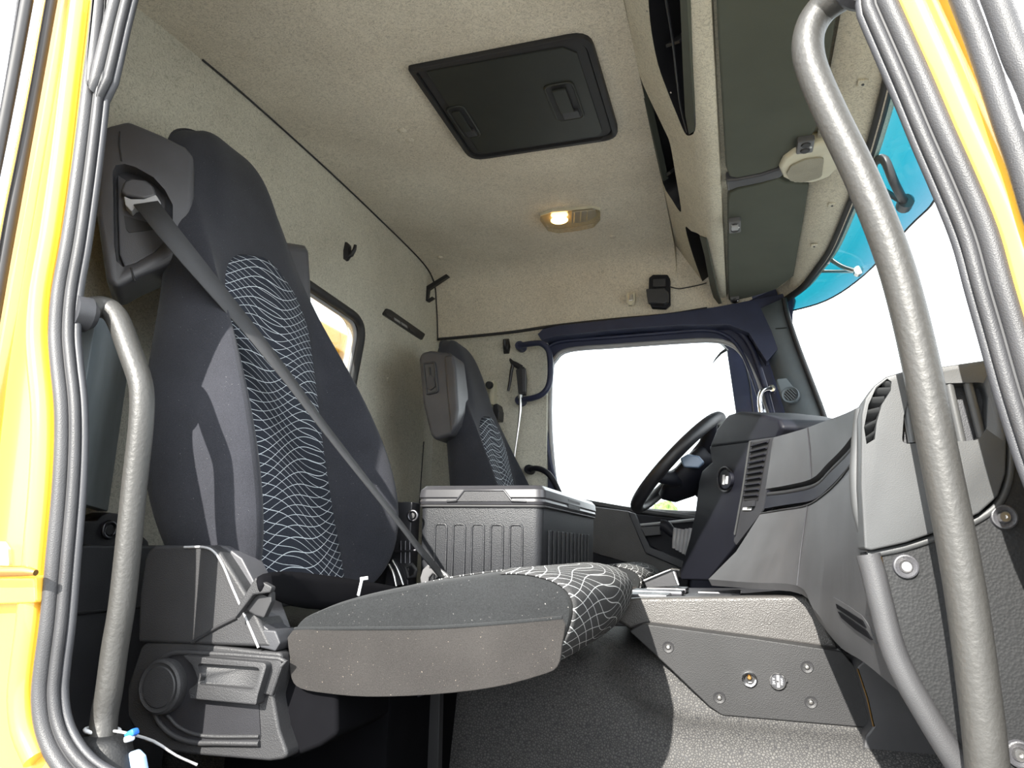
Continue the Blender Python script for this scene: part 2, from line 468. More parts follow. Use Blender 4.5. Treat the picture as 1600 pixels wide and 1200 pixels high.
bot = [V(1.625, sealY, .55), V(1.61, sealY, .42), V(1.56, sealY, .30), V(1.46, sealY, .245), V(1.2, sealY, .235), V(.80, sealY, .24), V(.62, sealY, .26)]
path = catmull([*loop, *top, *Rw[::-1], *bot], 5, closed=True)
cy = Vector((.95, sealY, .9))
def offset_path(pts, d):
    out = []; n = len(pts)
    for i in range(n):
        t = (pts[(i+1) % n]-pts[i-1]).normalized(); nn = t.cross(V(0, 1, 0)).normalized()
        if nn.dot(cy-pts[i]) < 0: nn = -nn
        out.append(pts[i]+nn*d)
    return out
s1 = ring_tube('trim_1', path, .0105, 'seal_rubber', seg=14)
struct(s1, 'grey rubber door seal, outer bulb, around the passenger door opening')
s2 = ring_tube('trim_2', [p+V(0, .004, 0) for p in offset_path(path, .0180)], .0068, 'seal_rubber', seg=10)
struct(s2, 'thin inner lip of the rubber seal around the passenger door opening')
ring_tube('groove', [p+V(0, .009, 0) for p in offset_path(path, .0100)], .0095, 'rubber', s1)
s3 = ring_tube('trim_3', [p+V(0, .014, 0) for p in offset_path(path, .0235)], .0058, 'dark_plastic', seg=10)
struct(s3, 'dark inner edge strip of the passenger door opening')
ring = prism('wall_right', [V(-.12, -.005, -.5), V(1.95, -.005, -.5), V(1.95, -.005, 1.98), V(-.12, -.005, 1.98)], (0, .014, 0), 'yellow_paint', bevel=0)
cut(ring, [cutter([p+V(0, -.2, 0) for p in offset_path(path, -.009)], (0, .6, 0))])
liner = prism('wall_right_inner', [V(-.02, .0095, -.05), V(1.72, .0095, -.05), V(1.72, .0095, 1.90), V(-.02, .0095, 1.90)], (0, .007, 0), 'dark_plastic', bevel=0)
cut(liner, [cutter([p+V(0, -.2, 0) for p in offset_path(path, .027)], (0, .6, 0))])
attach(liner, ring); liner.name = 'inner_trim'
struct(ring, 'yellow painted passenger side of the cab around the open doorway')
# rounded yellow return of the rear pillar and of the front pillar
tube('pillar_edge', [PY(a-30, b, -.010) for a, b in seal_L[:-2]], .016, 'yellow_paint', ring, 14, 3)
tube('pillar_edge', [PY(a+42, b, -.010) for a, b in seal_R], .020, 'yellow_paint', ring, 14, 3)
# strips on the outer rear edge of the pillar
def strip(pts, Y, r, mat, label, name='trim_4'):
    q = [PY(a, b, Y) for a, b in pts]
    up_d = (q[0]-q[1])/max(1e-6, (q[0]-q[1]).z); dn_d = (q[-1]-q[-2])/max(1e-6, (q[-2]-q[-1]).z)
    q = [q[0]+up_d*(1.80-q[0].z), q[0]+up_d*(1.80-q[0].z)*.5] + q + [q[-1]+V(dn_d.x*.2, 0, -.3), q[-1]+V(dn_d.x*.2, 0, -(q[-1].z+.35))]
    t = tube(name, q, r, mat, None, 12, 4); return struct(t, label)
strip([(92, -60), (80, 0), (60, 110), (40, 220), (18, 340), (0, 440), (-20, 560), (-40, 720)], -.03, .009, 'rubber', 'black rubber strip along the outer edge of the yellow rear pillar')
strip([(75, -60), (63, 0), (43, 110), (22, 220), (0, 330), (-20, 440), (-50, 600)], -.045, .0085, 'bright_trim', 'pale metal strip outside the yellow rear pillar', 'trim_5')
strip([(52, -60), (42, 0), (22, 110), (3, 210), (-20, 330), (-50, 460)], -.05, .009, 'rubber', 'second black strip outside the yellow rear pillar', 'trim_6')
strip([(25, -60), (18, 0), (2, 100), (-18, 210), (-40, 330)], -.06, .015, 'bright_trim', 'wide pale metal edge strip beyond the rear pillar', 'trim_7')
# front pillar: strips of the open door behind the yellow pillar
strip([(1480, -60), (1505, 0), (1535, 80), (1572, 190), (1615, 320)], -.05, .012, 'seal_rubber', 'grey rubber strip beside the yellow front pillar', 'trim_8')
strip([(1505, -60), (1530, 0), (1560, 80), (1600, 190)], -.055, .006, 'bright_trim', 'thin pale edge strip beside the yellow front pillar', 'trim_9')
strip([(1530, -60), (1557, 0), (1590, 90), (1630, 190)], -.06, .014, 'seal_rubber', 'outer grey rubber strip beside the yellow front pillar', 'trim_10')
strip([(1565, -60), (1590, 0), (1620, 90)], -.065, .010, 'bright_trim', 'outer pale strip beside the yellow front pillar', 'trim_11')

# ---- driver's side: felt panel, dark door, window
YL = 2.17
prism_o = prism('wall_left', [V(-.02, YL, -.05), V(.53, YL, -.05), V(.53, YL, 1.56), V(-.02, YL, 1.56)], (0, .06, 0), 'side_felt', bevel=0)
wall_left = struct(prism_o, 'beige felt side panel behind the driver door')
# pillar above / around the door: blue grey frame
dz = 2.20
door_out = [V(.485, dz, .10), V(.485, dz, 1.50)] + ys([(838, 527), (880, 512), (960, 503), (1060, 493), (1120, 492), (1160, 505), (1185, 530), (1200, 570), (1222, 640)], dz) + [V(1.56, dz, .95), V(1.58, dz, .10)]
glass_px = [(868, 758), (859, 660), (861, 580), (867, 560), (888, 546), (960, 540), (1060, 533), (1112, 531), (1140, 537), (1160, 553), (1180, 590), (1200, 640), (1216, 700), (1225, 770), (1120, 800), (1000, 797), (905, 783), (882, 777)]
door = prism('door_1', door_out, (0, .05, 0), 'frame_blue', bevel=0)
gp = catmull(ys(glass_px, dz), 4, True)
cut(door, [cutter([p+V(0, -.1, 0) for p in gp], (0, .4, 0))])
struct(door, 'dark blue grey driver door with large side window')
prism('pane', [p+V(0, .03, 0) for p in gp], (0, .004, 0), 'window_glass', door, bevel=0)
ring_tube('window_gasket', [p+V(0, .004, 0) for p in gp], .010, 'grey_plastic', door)
# seal ribs of the driver door frame
rib = [(846, 800), (843, 700), (838, 600), (836, 555), (842, 537), (862, 526), (920, 518), (1000, 510), (1080, 503), (1120, 503), (1150, 514), (1172, 540), (1188, 580), (1205, 640), (1212, 680)]
tube('door_seal', ys(rib, dz-.015), .012, 'frame_blue', door, 10, 4)
rib2 = [(878, 790), (856, 700), (850, 600), (850, 560), (858, 542), (880, 533), (940, 528), (1040, 520), (1100, 516), (1130, 522), (1152, 540), (1172, 580), (1192, 640)]
tube('door_seal', ys(rib2, dz-.008), .008, 'frame_blue', door, 10, 4)
# side body: closes the cab around the far door
side = prism('wall_left_body', [V(-.05, 2.245, -.05), V(1.60, 2.245, -.05), V(1.50, 2.245, 1.60), V(1.45, 2.245, 1.93), V(-.05, 2.245, 1.93)], (0, .05, 0), 'frame_blue', bevel=0)
cut(side, [cutter([V(p.x, 2.0, p.z) for p in [*[q for q in offset_path(gp, -.02)]]], (0, .6, 0))])
side.name = 'wall_far'; struct(side, 'dark body side around the driver door')
# roof rail trim between lining and door
rail_px = [(684, 530), (720, 527), (800, 519), (860, 510), (950, 500), (1040, 492), (1105, 482)]
struct(tube('trim_12', [PY(a, b, 2.155) for a, b in rail_px], .007, 'rubber', None, 8, 4), 'black roof rail edge above the driver door')
rail_top = ys([(840, 522), (848, 514), (870, 509), (960, 499), (1060, 488), (1115, 480), (1190, 466), (1240, 455), (1238, 520), (1198, 565), (1170, 520), (1140, 507), (1060, 508), (960, 515), (870, 525), (846, 532)], 2.12)
struct(prism('trim_13', rail_top, (0, .10, 0), 'frame_blue', bevel=.002), 'dark blue grey roof rail above the driver door')
# front pillar on the driver side
ap_l = [(1165, 492), (1188, 530), (1205, 575), (1222, 630), (1240, 690), (1262, 770)]
ap_r = [(1224, 466), (1230, 495), (1247, 545), (1268, 600), (1290, 660), (1322, 770)]
rows = [[PY(a[0], a[1], 2.165), PY((a[0]*.6+b[0]*.4), (a[1]*.6+b[1]*.4), 2.12), PY(b[0], b[1], 2.085)] for a, b in zip(ap_l, ap_r)]
ap = sheet('trim_14', [r[::-1] for r in rows], 'pillar_grey', thick=.03)
struct(ap, 'grey front pillar trim beside the driver door')
prism('corner_filler', ys([(1150, 480), (1185, 462), (1232, 440), (1244, 470), (1236, 500), (1180, 510)], 2.15), (0, .10, 0), 'frame_blue', ap, bevel=.003)
tube('windscreen_gasket', [PY(b[0]+1, b[1], 2.08) for b in ap_r], .010, 'rubber', ap, 8, 3)
tube('seam', [PY(1188, 519, 2.150), PY(1208, 514, 2.12), PY(1229, 512, 2.083)], .002, 'rubber', ap, 6)

# ---- windscreen
WST = [(-.02, 1.50), (.10, 1.545), (.25, 1.60), (.45, 1.635), (.75, 1.658), (1.1, 1.666), (1.4, 1.658), (1.66, 1.645), (1.85, 1.615), (2.0, 1.585), (2.10, 1.545), (2.16, 1.515)]
topc = catmull([V(x, y, 1.585) for y, x in WST], 3)
rowsW = [[p+V(.228*(1.585-z), 0, z-1.585) for p in topc] for z in (1.585, 1.3, 1.05, .72)]
ws = sheet('window_2', rowsW, 'window_glass', thick=0)
struct(ws, 'curved windscreen above the dashboard')
tube('gasket', [p+V(-.004, 0, 0) for p in topc], .014, 'rubber', ws, 8)
# roof above the windscreen and header closing panel
hd = sheet('wall_header', [[p+V(.02, 0, 0) for p in topc], [V(p.x*.2+1.3*.8+.1, p.y, 1.95) for p in topc]], 'headliner', thick=.03)
hd.name = 'wall_roof_front'; struct(hd, 'roof skin above the windscreen')

# ================================================================== overhead console and sun blinds
HN = Vector((-.193, 0, -.125)).normalized(); HP = (1.10, 0, 1.858)
def ph(pts): return [PP(a, b, HP, HN) for a, b in pts]
oc = thing('overhead_console', 'beige felt overhead shelf unit with dark open compartments above the windscreen', 'shelf', (1.3, 1.1, 1.62))
hp = [(1.06, 1.93), (1.10, 1.858), (1.225, 1.665), (1.243, 1.640), (1.262, 1.624), (1.285, 1.616), (1.299, 1.617), (1.303, 1.632), (1.34, 1.636), (1.54, 1.634), (1.54, 1.93)]
secs = []
for y in [.075, .3, .8, 1.3, 1.8, 2.06, 2.10, 2.125, 2.14]:
    k = max(0, y-2.06)/.08
    secs.append([V(x, y, z) for x, z in hp])
body = loft('body', secs, 'header_fabric', oc, smooth=40)
o1 = [(1010, -60), (1013, 0), (1018, 50), (1028, 100), (1042, 140), (1058, 180), (1069, 206), (1076, 212), (1085, 205), (1084, 170), (1079, 100), (1073, 0), (1070, -60)]
o2 = [(996, 110), (1003, 128), (1015, 155), (1038, 203), (1047, 225), (1055, 270), (1064, 325), (1061, 329), (1050, 312), (1036, 287), (1018, 215), (1005, 160)]
o3 = [(1071, 356), (1080, 361), (1092, 366), (1100, 380), (1106, 410), (1112, 440), (1118, 466), (1113, 466), (1101, 448), (1083, 400)]
ops = [catmull(ph(q), 3, True) for q in (o1, o2, o3)]
cut(body, [cutter([p+HN*.05 for p in q], -HN*.17) for q in ops], 'black_plastic')
for q, col in zip(ops, ('black_plastic', 'black_plastic', 'black_plastic')):
    c = sum(q, Vector())/len(q)
    bm = new()
    a = [bm.verts.new(c+(p-c)*.985-HN*.0005) for p in q]; b = [bm.verts.new(c+(p-c)*.985-HN*.10) for p in q]
    for i in range(len(q)): bm.faces.new((a[i], a[(i+1) % len(q)], b[(i+1) % len(q)], b[i]))
    bm.faces.new(b)
    finish('compartment', bm, col, oc, smooth=40)
# lips and inserts of the compartments
prism('compartment_lip', ph([(1060, -40), (1062, 0), (1066, 100), (1070, 180), (1076, 211), (1085, 205), (1084, 170), (1079, 100), (1073, 0), (1070, -40)]), -HN*.02, 'visor_fabric', oc, bevel=.002)
tube('compartment_edge', [p-HN*.004 for p in ph([(1034, -40), (1038, 0), (1048, 60), (1055, 120), (1062, 170), (1072, 208)])], .003, 'dark_plastic', oc, 6, 3)
prism('divider', [p-HN*.02 for p in ph([(1029, 78), (1049, 72), (1050, 76), (1030, 83)])], -HN*.05, 'dark_plastic', oc, bevel=0)
prism('compartment_lip', ph([(999, 130), (1008, 160), (1022, 220), (1037, 284), (1033, 276), (1016, 214)]), -HN*.02, 'visor_fabric', oc, bevel=0)
prism('divider', [p-HN*.015 for p in ph([(1031, 277), (1041, 272), (1042, 276), (1033, 282)])], -HN*.05, 'dark_plastic', oc, bevel=0)
prism('side_strip', [p-HN*.001 for p in ph([(1094, 368), (1104, 372), (1112, 410), (1122, 455), (1128, 474), (1119, 476), (1110, 445), (1102, 400)])], HN*.004, 'visor_fabric', oc, bevel=.001)
for (a, b) in [(1086, 378), (1092, 395), (1098, 418), (1104, 440)]:
    c = PP(a, b, HP, HN)-HN*.05
    box('radio_module', c, (.03, .05, .012), 'dark_plastic', oc, .002, Matrix.Rotation(.5, 3, 'Y'))
for (a, b) in [(1090, 386), (1097, 408), (1103, 430), (1107, 447)]:
    lathe('radio_knob', [(0, .008), (.005, .008), (.006, 0)], PP(a, b, HP, HN)-HN*.035, HN, 'grey_plastic', oc, 10)
for (a, b) in [(1012, 17), (1049, 144)]:
    lathe('screw', [(0, .003), (.0022, .002), (.0025, 0)], PP(a, b, HP, HN)+HN*.001, HN, 'steel', oc, 8)

BZ = 1.606
def blind(pts, label):
    t = prism('sun_blind', rounded(zs(pts, BZ), [0]*len(pts)), (0, 0, .027), 'visor_fabric', None, bevel=.006, seg=3)
    return tag(t, label, 'sun blind')
blind([(1117, -60), (1122, 60), (1128, 160), (1134, 262), (1140, 277), (1152, 279), (1190, 271), (1217, 262), (1222, 250), (1238, 236), (1262, 225), (1282, 190), (1290, 130), (1300, 70), (1309, 15), (1318, -60)], 'large dark olive blind panel on the passenger side of the header, running to the speaker')
blind([(1137, 312), (1140, 302), (1152, 296), (1188, 288), (1215, 279), (1228, 286), (1264, 289), (1258, 330), (1249, 380), (1240, 432), (1214, 452), (1180, 463), (1139, 472), (1137, 420)], 'smaller dark olive blind panel on the driver side of the header, with holding clip')
# cross bar between the blinds, with the speaker pod
cb = zs([(1134, 283), (1150, 282), (1190, 274), (1216, 265), (1224, 260), (1226, 272), (1220, 278), (1190, 286), (1152, 294), (1137, 300)], BZ-.004)
tag(prism('blind_strut', cb, (0, 0, .03), 'seat_shell', None, bevel=.006, seg=3), 'dark strut across the header between the two olive blinds', 'strut')
sp = thing('header_speaker', 'cream speaker pod with oval grille on the header between the blinds', 'speaker', PZ(1262, 262, BZ))
prism('housing', zs([(1217, 264), (1224, 250), (1240, 238), (1262, 228), (1290, 224), (1312, 226), (1312, 262), (1296, 278), (1270, 287), (1240, 287), (1224, 279)], BZ-.012), (0, 0, .04), 'cream_plastic', sp, bevel=.010, seg=3)
g = rounded(zs([(1229, 272), (1236, 260), (1258, 250), (1288, 246), (1284, 278), (1252, 286), (1234, 283)], BZ-.017), .02)
prism('grille', g, (0, 0, .01), 'grille_mesh', sp, bevel=.001)
def clip(px, py, Z, sx, sy, label):
    c = PZ(px, py, Z); t = thing('blind_clip', label, 'clip', c)
    box('plate', c, (sx, sy, .018), 'clip_grey', t, .004)
    for s in (-1, 1):
        lathe('slot', [(0, .003), (.010, .003), (.012, 0), (.012, -.004)], c+V(0, s*sy*.23, -.009), (0, 0, -1), 'rubber', t, 12)
    lathe('rivet', [(0, .003), (.003, .002), (.004, 0)], c+V(sx*.3, 0, -.009), (0, 0, -1), 'steel', t, 8)
clip(1258, 226, BZ-.008, .040, .060, 'two-hole black clip above the cream header speaker')
clip(1148, 352, BZ-.008, .036, .085, 'black clip with grey buckle on the smaller olive blind')
clip(1148, 467, BZ-.004, .034, .040, 'small dark clip at the outer end of the smaller olive blind')
box('clip_buckle', PZ(1148, 355, BZ-.02), (.022, .03, .012), 'grey_plastic', bpy.data.objects['blind_clip.001'], .003)
# felt strip along the windscreen with its plugs
tr = sheet('trim_15', [[V(1.536, p.y, 1.612) for p in topc], [V(1.536*.4+p.x*.6, p.y, 1.600) for p in topc], [p+V(-.01, 0, .002) for p in topc]], 'header_fabric', thick=.02)
struct(tr, 'beige felt strip between the blinds and the windscreen')
for (a, b) in [(1348, 130), (1300, 320), (1272, 384)]:
    c = PZ(a, b, 1.598)
    box('plug', c, (.022, .026, .006), 'header_fabric', tr, .003)
    lathe('plug_pin', [(0, .002), (.003, .002), (.003, 0)], c+V(0, 0, -.003), (0, 0, -1), 'dark_plastic', tr, 8)

# ---- cyan outside sun visor on brackets
low = [PZ(1470, 290, 1.45), PZ(1420, 355, 1.455), PZ(1350, 430, 1.475), PZ(1290, 470, 1.505), PZ(1225, 489, 1.55)]
low = [V(low[0].x, 2.2-p.y, p.z) if False else p for p in low]
mir = [V(p.x, 2.14-p.y, p.z) for p in low[1:]][::-1]
midc = [V(1.80, 1.07, 1.45)]
lo = catmull([*mir, *midc, *low[1:]], 5)
up = []
for p in lo:
    y = 1.07+(p.y-1.07)*1.0
    x = np.interp(y, [a for a, b in WST], [b for a, b in WST])
    up.append(V(float(x)+.03, y, 1.615))
rowsV = [[a.lerp(b, t)+V(.012*math.sin(PI*t), 0, .006*math.sin(PI*t)) for a, b in zip(up, lo)] for t in (0, .2, .4, .6, .8, 1)]
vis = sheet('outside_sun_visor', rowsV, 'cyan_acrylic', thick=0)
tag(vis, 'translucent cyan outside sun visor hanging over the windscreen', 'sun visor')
tube('edge', lo, .003, 'rubber', vis, 6)
def bracket(pts, mat, label, r):
    t = thing('visor_bracket', label, 'bracket', pts[0])
    tube('arm', pts[:4], r, mat, t, 8, 4)
    tube('brace', [pts[4], pts[3]], r*.7, mat, t, 8)
    lathe('knuckle', [(0, r*1.6), (r*1.7, r*1.5), (r*1.7, -r*1.5), (0, -r*1.6)], pts[3], (0, 1, 0), mat, t, 14)
    lathe('foot', [(0, .012), (.02, .010), (.022, 0)], pts[0], (-1, 0, 0), mat, t, 12)
from mathutils.bvhtree import BVHTree
def surface(o):
    bm = bmesh.new(); bm.from_mesh(o.data); t = BVHTree.FromBMesh(bm); bm.free(); return t
GT, VT = surface(ws), surface(vis)
def between(a, b, f):
    """a point in the gap between windscreen and outside visor, at the share f of the gap"""
    o_ = Vector(CAM)
    for k in range(30):
        d = Vector(_ray(a+k*.7, b+k)).normalized(); g, v = GT.ray_cast(o_, d), VT.ray_cast(o_, d)
        if g[0] and v[0]: break
    return o_+d*(g[3]*(1-f)+v[3]*f)
bz = [between(1365, 245, .5), between(1382, 250, .5), between(1397, 285, .55), between(1414, 318, .90), between(1372, 292, .5)]
bracket(bz, 'seat_shell', 'grey visor bracket arm behind the windscreen, beside the grab rail', .0115)
bz = [between(1292, 398, .5), between(1302, 408, .5), between(1320, 418, .55), between(1341, 424, .90), between(1284, 424, .5)]
bracket(bz, 'steel', 'pale visor bracket arm near the far corner of the windscreen', .0085)

# ================================================================== things on the ceiling
h = thing('roof_hatch', 'black roof hatch with rounded corners and two recessed handles', 'hatch', (.76, .97, 1.85))
hx0, hx1, hy0, hy1 = .512, 1.008, .733, 1.216
hr = lambda d: [V(hx0+d, hy0+d, 0), V(hx1-d, hy0+d, 0), V(hx1-d, hy1-d, 0), V(hx0+d, hy1-d, 0)]
fr_o = [p+V(0, 0, 1.836) for p in rounded(hr(0), [.01, .055, .055, .055])]
f = prism('frame', fr_o, (0, 0, .03), 'rubber', h, bevel=.006, seg=2)
cut(f, [cutter([p+V(0, 0, 1.80) for p in rounded(hr(.016), [.01, .045, .045, .045])], (0, 0, .053))])
lid_pts = [p+V(0, 0, 1.842) for p in rounded(hr(.019), [.008, .043, .043, .043])]
lid = prism('lid', lid_pts, (0, 0, .02), 'rubber', h, bevel=.004)
pan = [V(hx0+.045, hy0+.022, 1.838), V(hx1-.075, hy0+.030, 1.838), V(hx1-.045, hy0+.06, 1.838), V(hx1-.045, hy1-.06, 1.838), V(hx1-.06, hy1-.035, 1.838), V(hx0+.06, hy1-.035, 1.838), V(hx0+.045, hy1-.05, 1.838)]
panel = prism('panel', pan, (0, 0, .01), 'hatch_dark', lid, bevel=.003)
def hatch_handle(cx, cyy, sx, sy):
    c = V(cx, cyy, 1.837)
    rr = rounded([c+V(-sx, -sy, 0), c+V(sx, -sy, 0), c+V(sx, sy, 0), c+V(-sx, sy, 0)], .018)
    ring_tube('handle_rim', rr, .0035, 'hatch_dark', lid)
    prism('handle_well', [p+V(0, 0, -.0015) for p in rr], (0, 0, .004), 'rubber', lid, bevel=0)
    box('handle', c+V(.0, -sy*.2, -.007), (sx*1.0, sy*1.3, .009), 'hatch_dark', lid, .003)
    box('catch', c+V(sx*.2, sy*.62, -.006), (sx*1.2, sy*.4, .008), 'dark_plastic', lid, .002)
hatch_handle(.885, .985, .040, .085)
hatch_handle(.572, 1.00, .026, .080)

lp = thing('dome_lamp', 'lit ceiling lamp with clear lens and warm bulb', 'lamp', PZ(890, 340, 1.85))
lz = 1.846
lo_ = rounded(zs([(843, 337), (862, 331), (925, 325), (938, 328), (938, 338), (928, 349), (905, 354), (872, 358), (856, 355)], lz-.006), .012)
prism('base', lo_, (0, 0, .018), 'cream_plastic', lp, bevel=.002)
prism('lens', [p+V(0, 0, -.020) for p in lo_], (0, 0, .019), 'lens_glass', lp, bevel=.005, seg=3)
bc = PZ(874, 344, lz-.018)
bm = new(); bmesh.ops.create_uvsphere(bm, u_segments=16, v_segments=10, radius=1, matrix=Matrix.Translation(bc) @ Matrix.Diagonal((.034, .026, .012, 1)))
finish('bulb', bm, 'bulb_warm', lp)
prism('reflector', zs([(893, 332), (930, 328), (932, 338), (918, 346), (893, 350)], lz-.013), (0, 0, .006), 'steel', lp, bevel=.001)
for k in range(3):
    tube('reflector_rib', zs([(898+k*10, 332-k), (897+k*10, 348-2*k)], lz-.0145), .0018, 'cream_plastic', lp, 6)

# device with bracket on the side lining, and its cable
YS = 2.112
mc = thing('handset_holder', 'black handset holder with square module on the side lining above the driver window', 'holder', PY(1028, 478, YS))
prism('back_plate', rounded(ys([(1014, 434), (1020, 429), (1043, 429), (1047, 436), (1047, 474), (1040, 481), (1018, 480), (1013, 470)], YS-.008), .008), (0, .03, 0), 'stack_plastic', mc, bevel=.003)
prism('module', rounded(ys([(1009, 451), (1038, 450), (1044, 456), (1044, 470), (1038, 474), (1012, 472)], YS-.04), .006), (0, .035, 0), 'dark_plastic', mc, bevel=.004)
prism('clip', rounded(ys([(1020, 436), (1040, 435), (1040, 447), (1020, 448)], YS-.016), .004), (0, .01, 0), 'dark_plastic', mc, bevel=.002)
tag(tube('cable', [PY(1046, 448, YS-.008), PY(1060, 451, YS-.004), PY(1075, 449, YS-.004), PY(1094, 445, YS-.004), PY(1104, 442, YS-.006)], .0025, 'rubber', None, 6, 4), 'thin black cable from the handset holder to the overhead shelf', 'cable')
cl = thing('metal_clip', 'small beige metal clip on the side lining beside the handset holder', 'clip', PY(985, 468, YS))
prism('plate', ys([(979, 458), (992, 457), (992, 470), (988, 476), (982, 476), (979, 470)], YS-.006), (0, .02, 0), 'cream_plastic', cl, bevel=.002)
prism('latch', ys([(982, 460), (989, 459), (989, 469), (982, 470)], YS-.012), (0, .01, 0), 'steel', cl, bevel=.002)

# ---- hooks and plates on the rear wall
def coat_hook(P, nrm, sc, label):
    n = Vector(nrm).normalized(); t = thing('coat_hook', label, 'hook', P)
    s = n.cross(V(0, 0, 1)).normalized(); u = V(0, 0, 1)
    q = lambda a, b, c: P+s*a*sc+u*b*sc+n*c*sc
    loft('body', [[q(dx*wd, dz_*1, d) for dx, dz_ in ((-.010, -.030*hh), (.010, -.030*hh), (.014, 0), (.008, .034*hh), (-.008, .034*hh), (-.014, 0))] for d, wd, hh in ((-.004, 1.15, 1), (.008, 1.1, .95), (.016, .8, .7), (.018, .4, .5))], 'black_plastic', t, smooth=40)
    tube('peg', [q(0, -.018, .008), q(0, -.012, .024), q(0, .006, .034), q(0, .022, .036)], [.008*sc, .008*sc, .007*sc, .0055*sc], 'black_plastic', t, 10, 0)
coat_hook(PX(540, 394, 0), (1, 0, 0), 1.05, 'black coat hook on the rear wall above the small window')
coat_hook(PY(792, 542, YL), (0, -1, 0), 1.1, 'black coat hook on the driver side panel beside the grab handle')
t = thing('hook_bracket', 'black bent flat hook bracket in the far upper corner of the rear wall', 'hook', PX(666, 462, 0))
pts = [PX(699, 430, .010), PX(676, 446, .05), PX(664, 451, .05), PX(662, 466, .05), PX(669, 470, .055), PX(677, 464, .07)]
a = PX(698, 431, .012)
prism('arm', ys([(697, 428), (701, 431), (670, 452), (668, 468), (675, 463), (678, 465), (668, 471), (660, 467), (663, 449)], 2.02), (0, .02, 0), 'black_plastic', t, bevel=.001)
tube('stay', [PY(664, 458, 2.03), V(0.0, 2.03, PY(664, 458, 2.03).z)], .006, 'black_plastic', t, 8)
t = thing('slotted_plate', 'black slotted mounting rail on the rear wall near the far corner', 'rail', PX(632, 507, 0))
pl = prism('plate', rounded(xs([(605, 482), (611, 484), (665, 522), (660, 531), (655, 528), (599, 491)], 0.008), .006), (-.012, 0, 0), 'black_plastic', t, bevel=.002)
for k, (a, b) in enumerate([(608, 492), (621, 500), (632, 507), (645, 516)]):
    c = PX(a, b, .010)
    q = [PX(a-5, b-4, .0105), PX(a+4, b+2, .0105), PX(a+5, b+6, .0105), PX(a-4, b, .0105)]
    prism('slot', q, (-.004, 0, 0), 'grey_plastic' if k in (1, 2) else 'dark_plastic', t, bevel=0)

# ---- driver side: handles, air gun, tweeter
def handle(pts, r, mat, label):
    t = thing('grab_bar', label, 'handle', pts[0])
    tube('grip', pts, r, mat, t, 12, 6)
    for p in (pts[0], pts[-1]): lathe('mount', [(0, .010), (r*1.5, .008), (r*1.7, -.004), (r*1.7, -.05)], p, (0, -1, 0), mat, t, 14)
    return t
hy = 2.13
handle([PY(812, 540, hy), PY(830, 537, hy-.03), PY(846, 537, hy-.045), PY(857, 548, hy-.045), PY(860, 572, hy-.045), PY(858, 600, hy-.045), PY(848, 615, hy-.04), PY(832, 622, hy-.025), PY(812, 625, hy)], .013, 'frame_blue', 'dark D-shaped grab handle at the rear edge of the driver door opening')
handle([PY(826, 733, hy), PY(840, 732, hy-.03), PY(854, 738, hy-.045), PY(864, 750, hy-.045), PY(872, 766, hy-.045), PY(878, 782, hy-.03), PY(879, 796, hy)], .012, 'stack_plastic', 'lower black grab handle beside the driver seat')
ag = thing('air_gun', 'black air blow gun hanging on the driver side panel', 'air gun', PY(815, 600, YL))
gy = 2.086
prism('grip', rounded(ys([(806, 578), (812, 572), (819, 573), (821, 590), (820, 616), (810, 616), (808, 596)], gy), .006), (0, .03, 0), 'black_plastic', ag, bevel=.004)
prism('side_plate', ys([(815, 577), (821, 576), (821, 612), (816, 612)], gy-.004), (0, .01, 0), 'dark_steel', ag, bevel=.001)
tube('trigger', ys([(802, 568), (799, 580), (797, 596), (794, 611)], gy+.01), [.009, .008, .007, .006], 'black_plastic', ag, 8)
tube('head', ys([(814, 575), (806, 570), (800, 566), (797, 562)], gy+.01), [.014, .013, .009, .005], 'black_plastic', ag, 10)
tube('hanging_hook', [PY(799, 565, gy+.01), PY(797, 561, gy+.03), V(PY(797, 561, gy+.03).x, 2.172, PY(797, 561, gy+.03).z)], .004, 'black_plastic', ag, 8)
tube('ferrule', ys([(813, 616), (813, 622)], gy+.012), .010, 'steel', ag, 10)
tube('hose', ys([(813, 622), (813, 640), (811, 660), (807, 690), (804, 710), (803, 735)], gy+.012), [.007, .007, .005, .004, .004, .004], 'steel', ag, 8)
tw = thing('tweeter', 'round tweeter with ribbed grille on the driver side front pillar', 'speaker', PY(1235, 617, 2.10))
c = PY(1235, 617, 2.09)
tn = Vector((-.25, -1, .0)).normalized()
lathe('ring', [(.022, .0), (.030, .006), (.032, .004), (.032, -.02)], c, tn, 'pillar_grey', tw, 28)
lathe('cone', [(0, .002), (.0225, .002), (.0225, -.004)], c, tn, 'rubber', tw, 28)
u = tn.cross(V(0, 0, 1)).normalized()
for k in range(5):
    a = (k-2)*.0085; L = math.sqrt(max(.0215**2-a*a, 0))
    d1 = (V(0, 0, 1)+u*.8).normalized(); d2 = d1.cross(tn)
    tube('grille_bar', [c+tn*.004+d2*a-d1*L, c+tn*.004+d2*a+d1*L], .0016, 'pillar_grey', tw, 6)
prism('base', rounded(ys([(1213, 592), (1229, 590), (1241, 606), (1240, 622), (1222, 620)], 2.10), .008), (0, .05, 0), 'pillar_grey', tw, bevel=.006)
t = handle([PY(1206, 607, 2.16), PY(1196, 608, 2.14), PY(1189, 614, 2.13), PY(1187, 630, 2.13), PY(1191, 655, 2.13), PY(1196, 690, 2.16)], .009, 'bright_trim', 'bright metal grab rod at the front edge of the driver door')

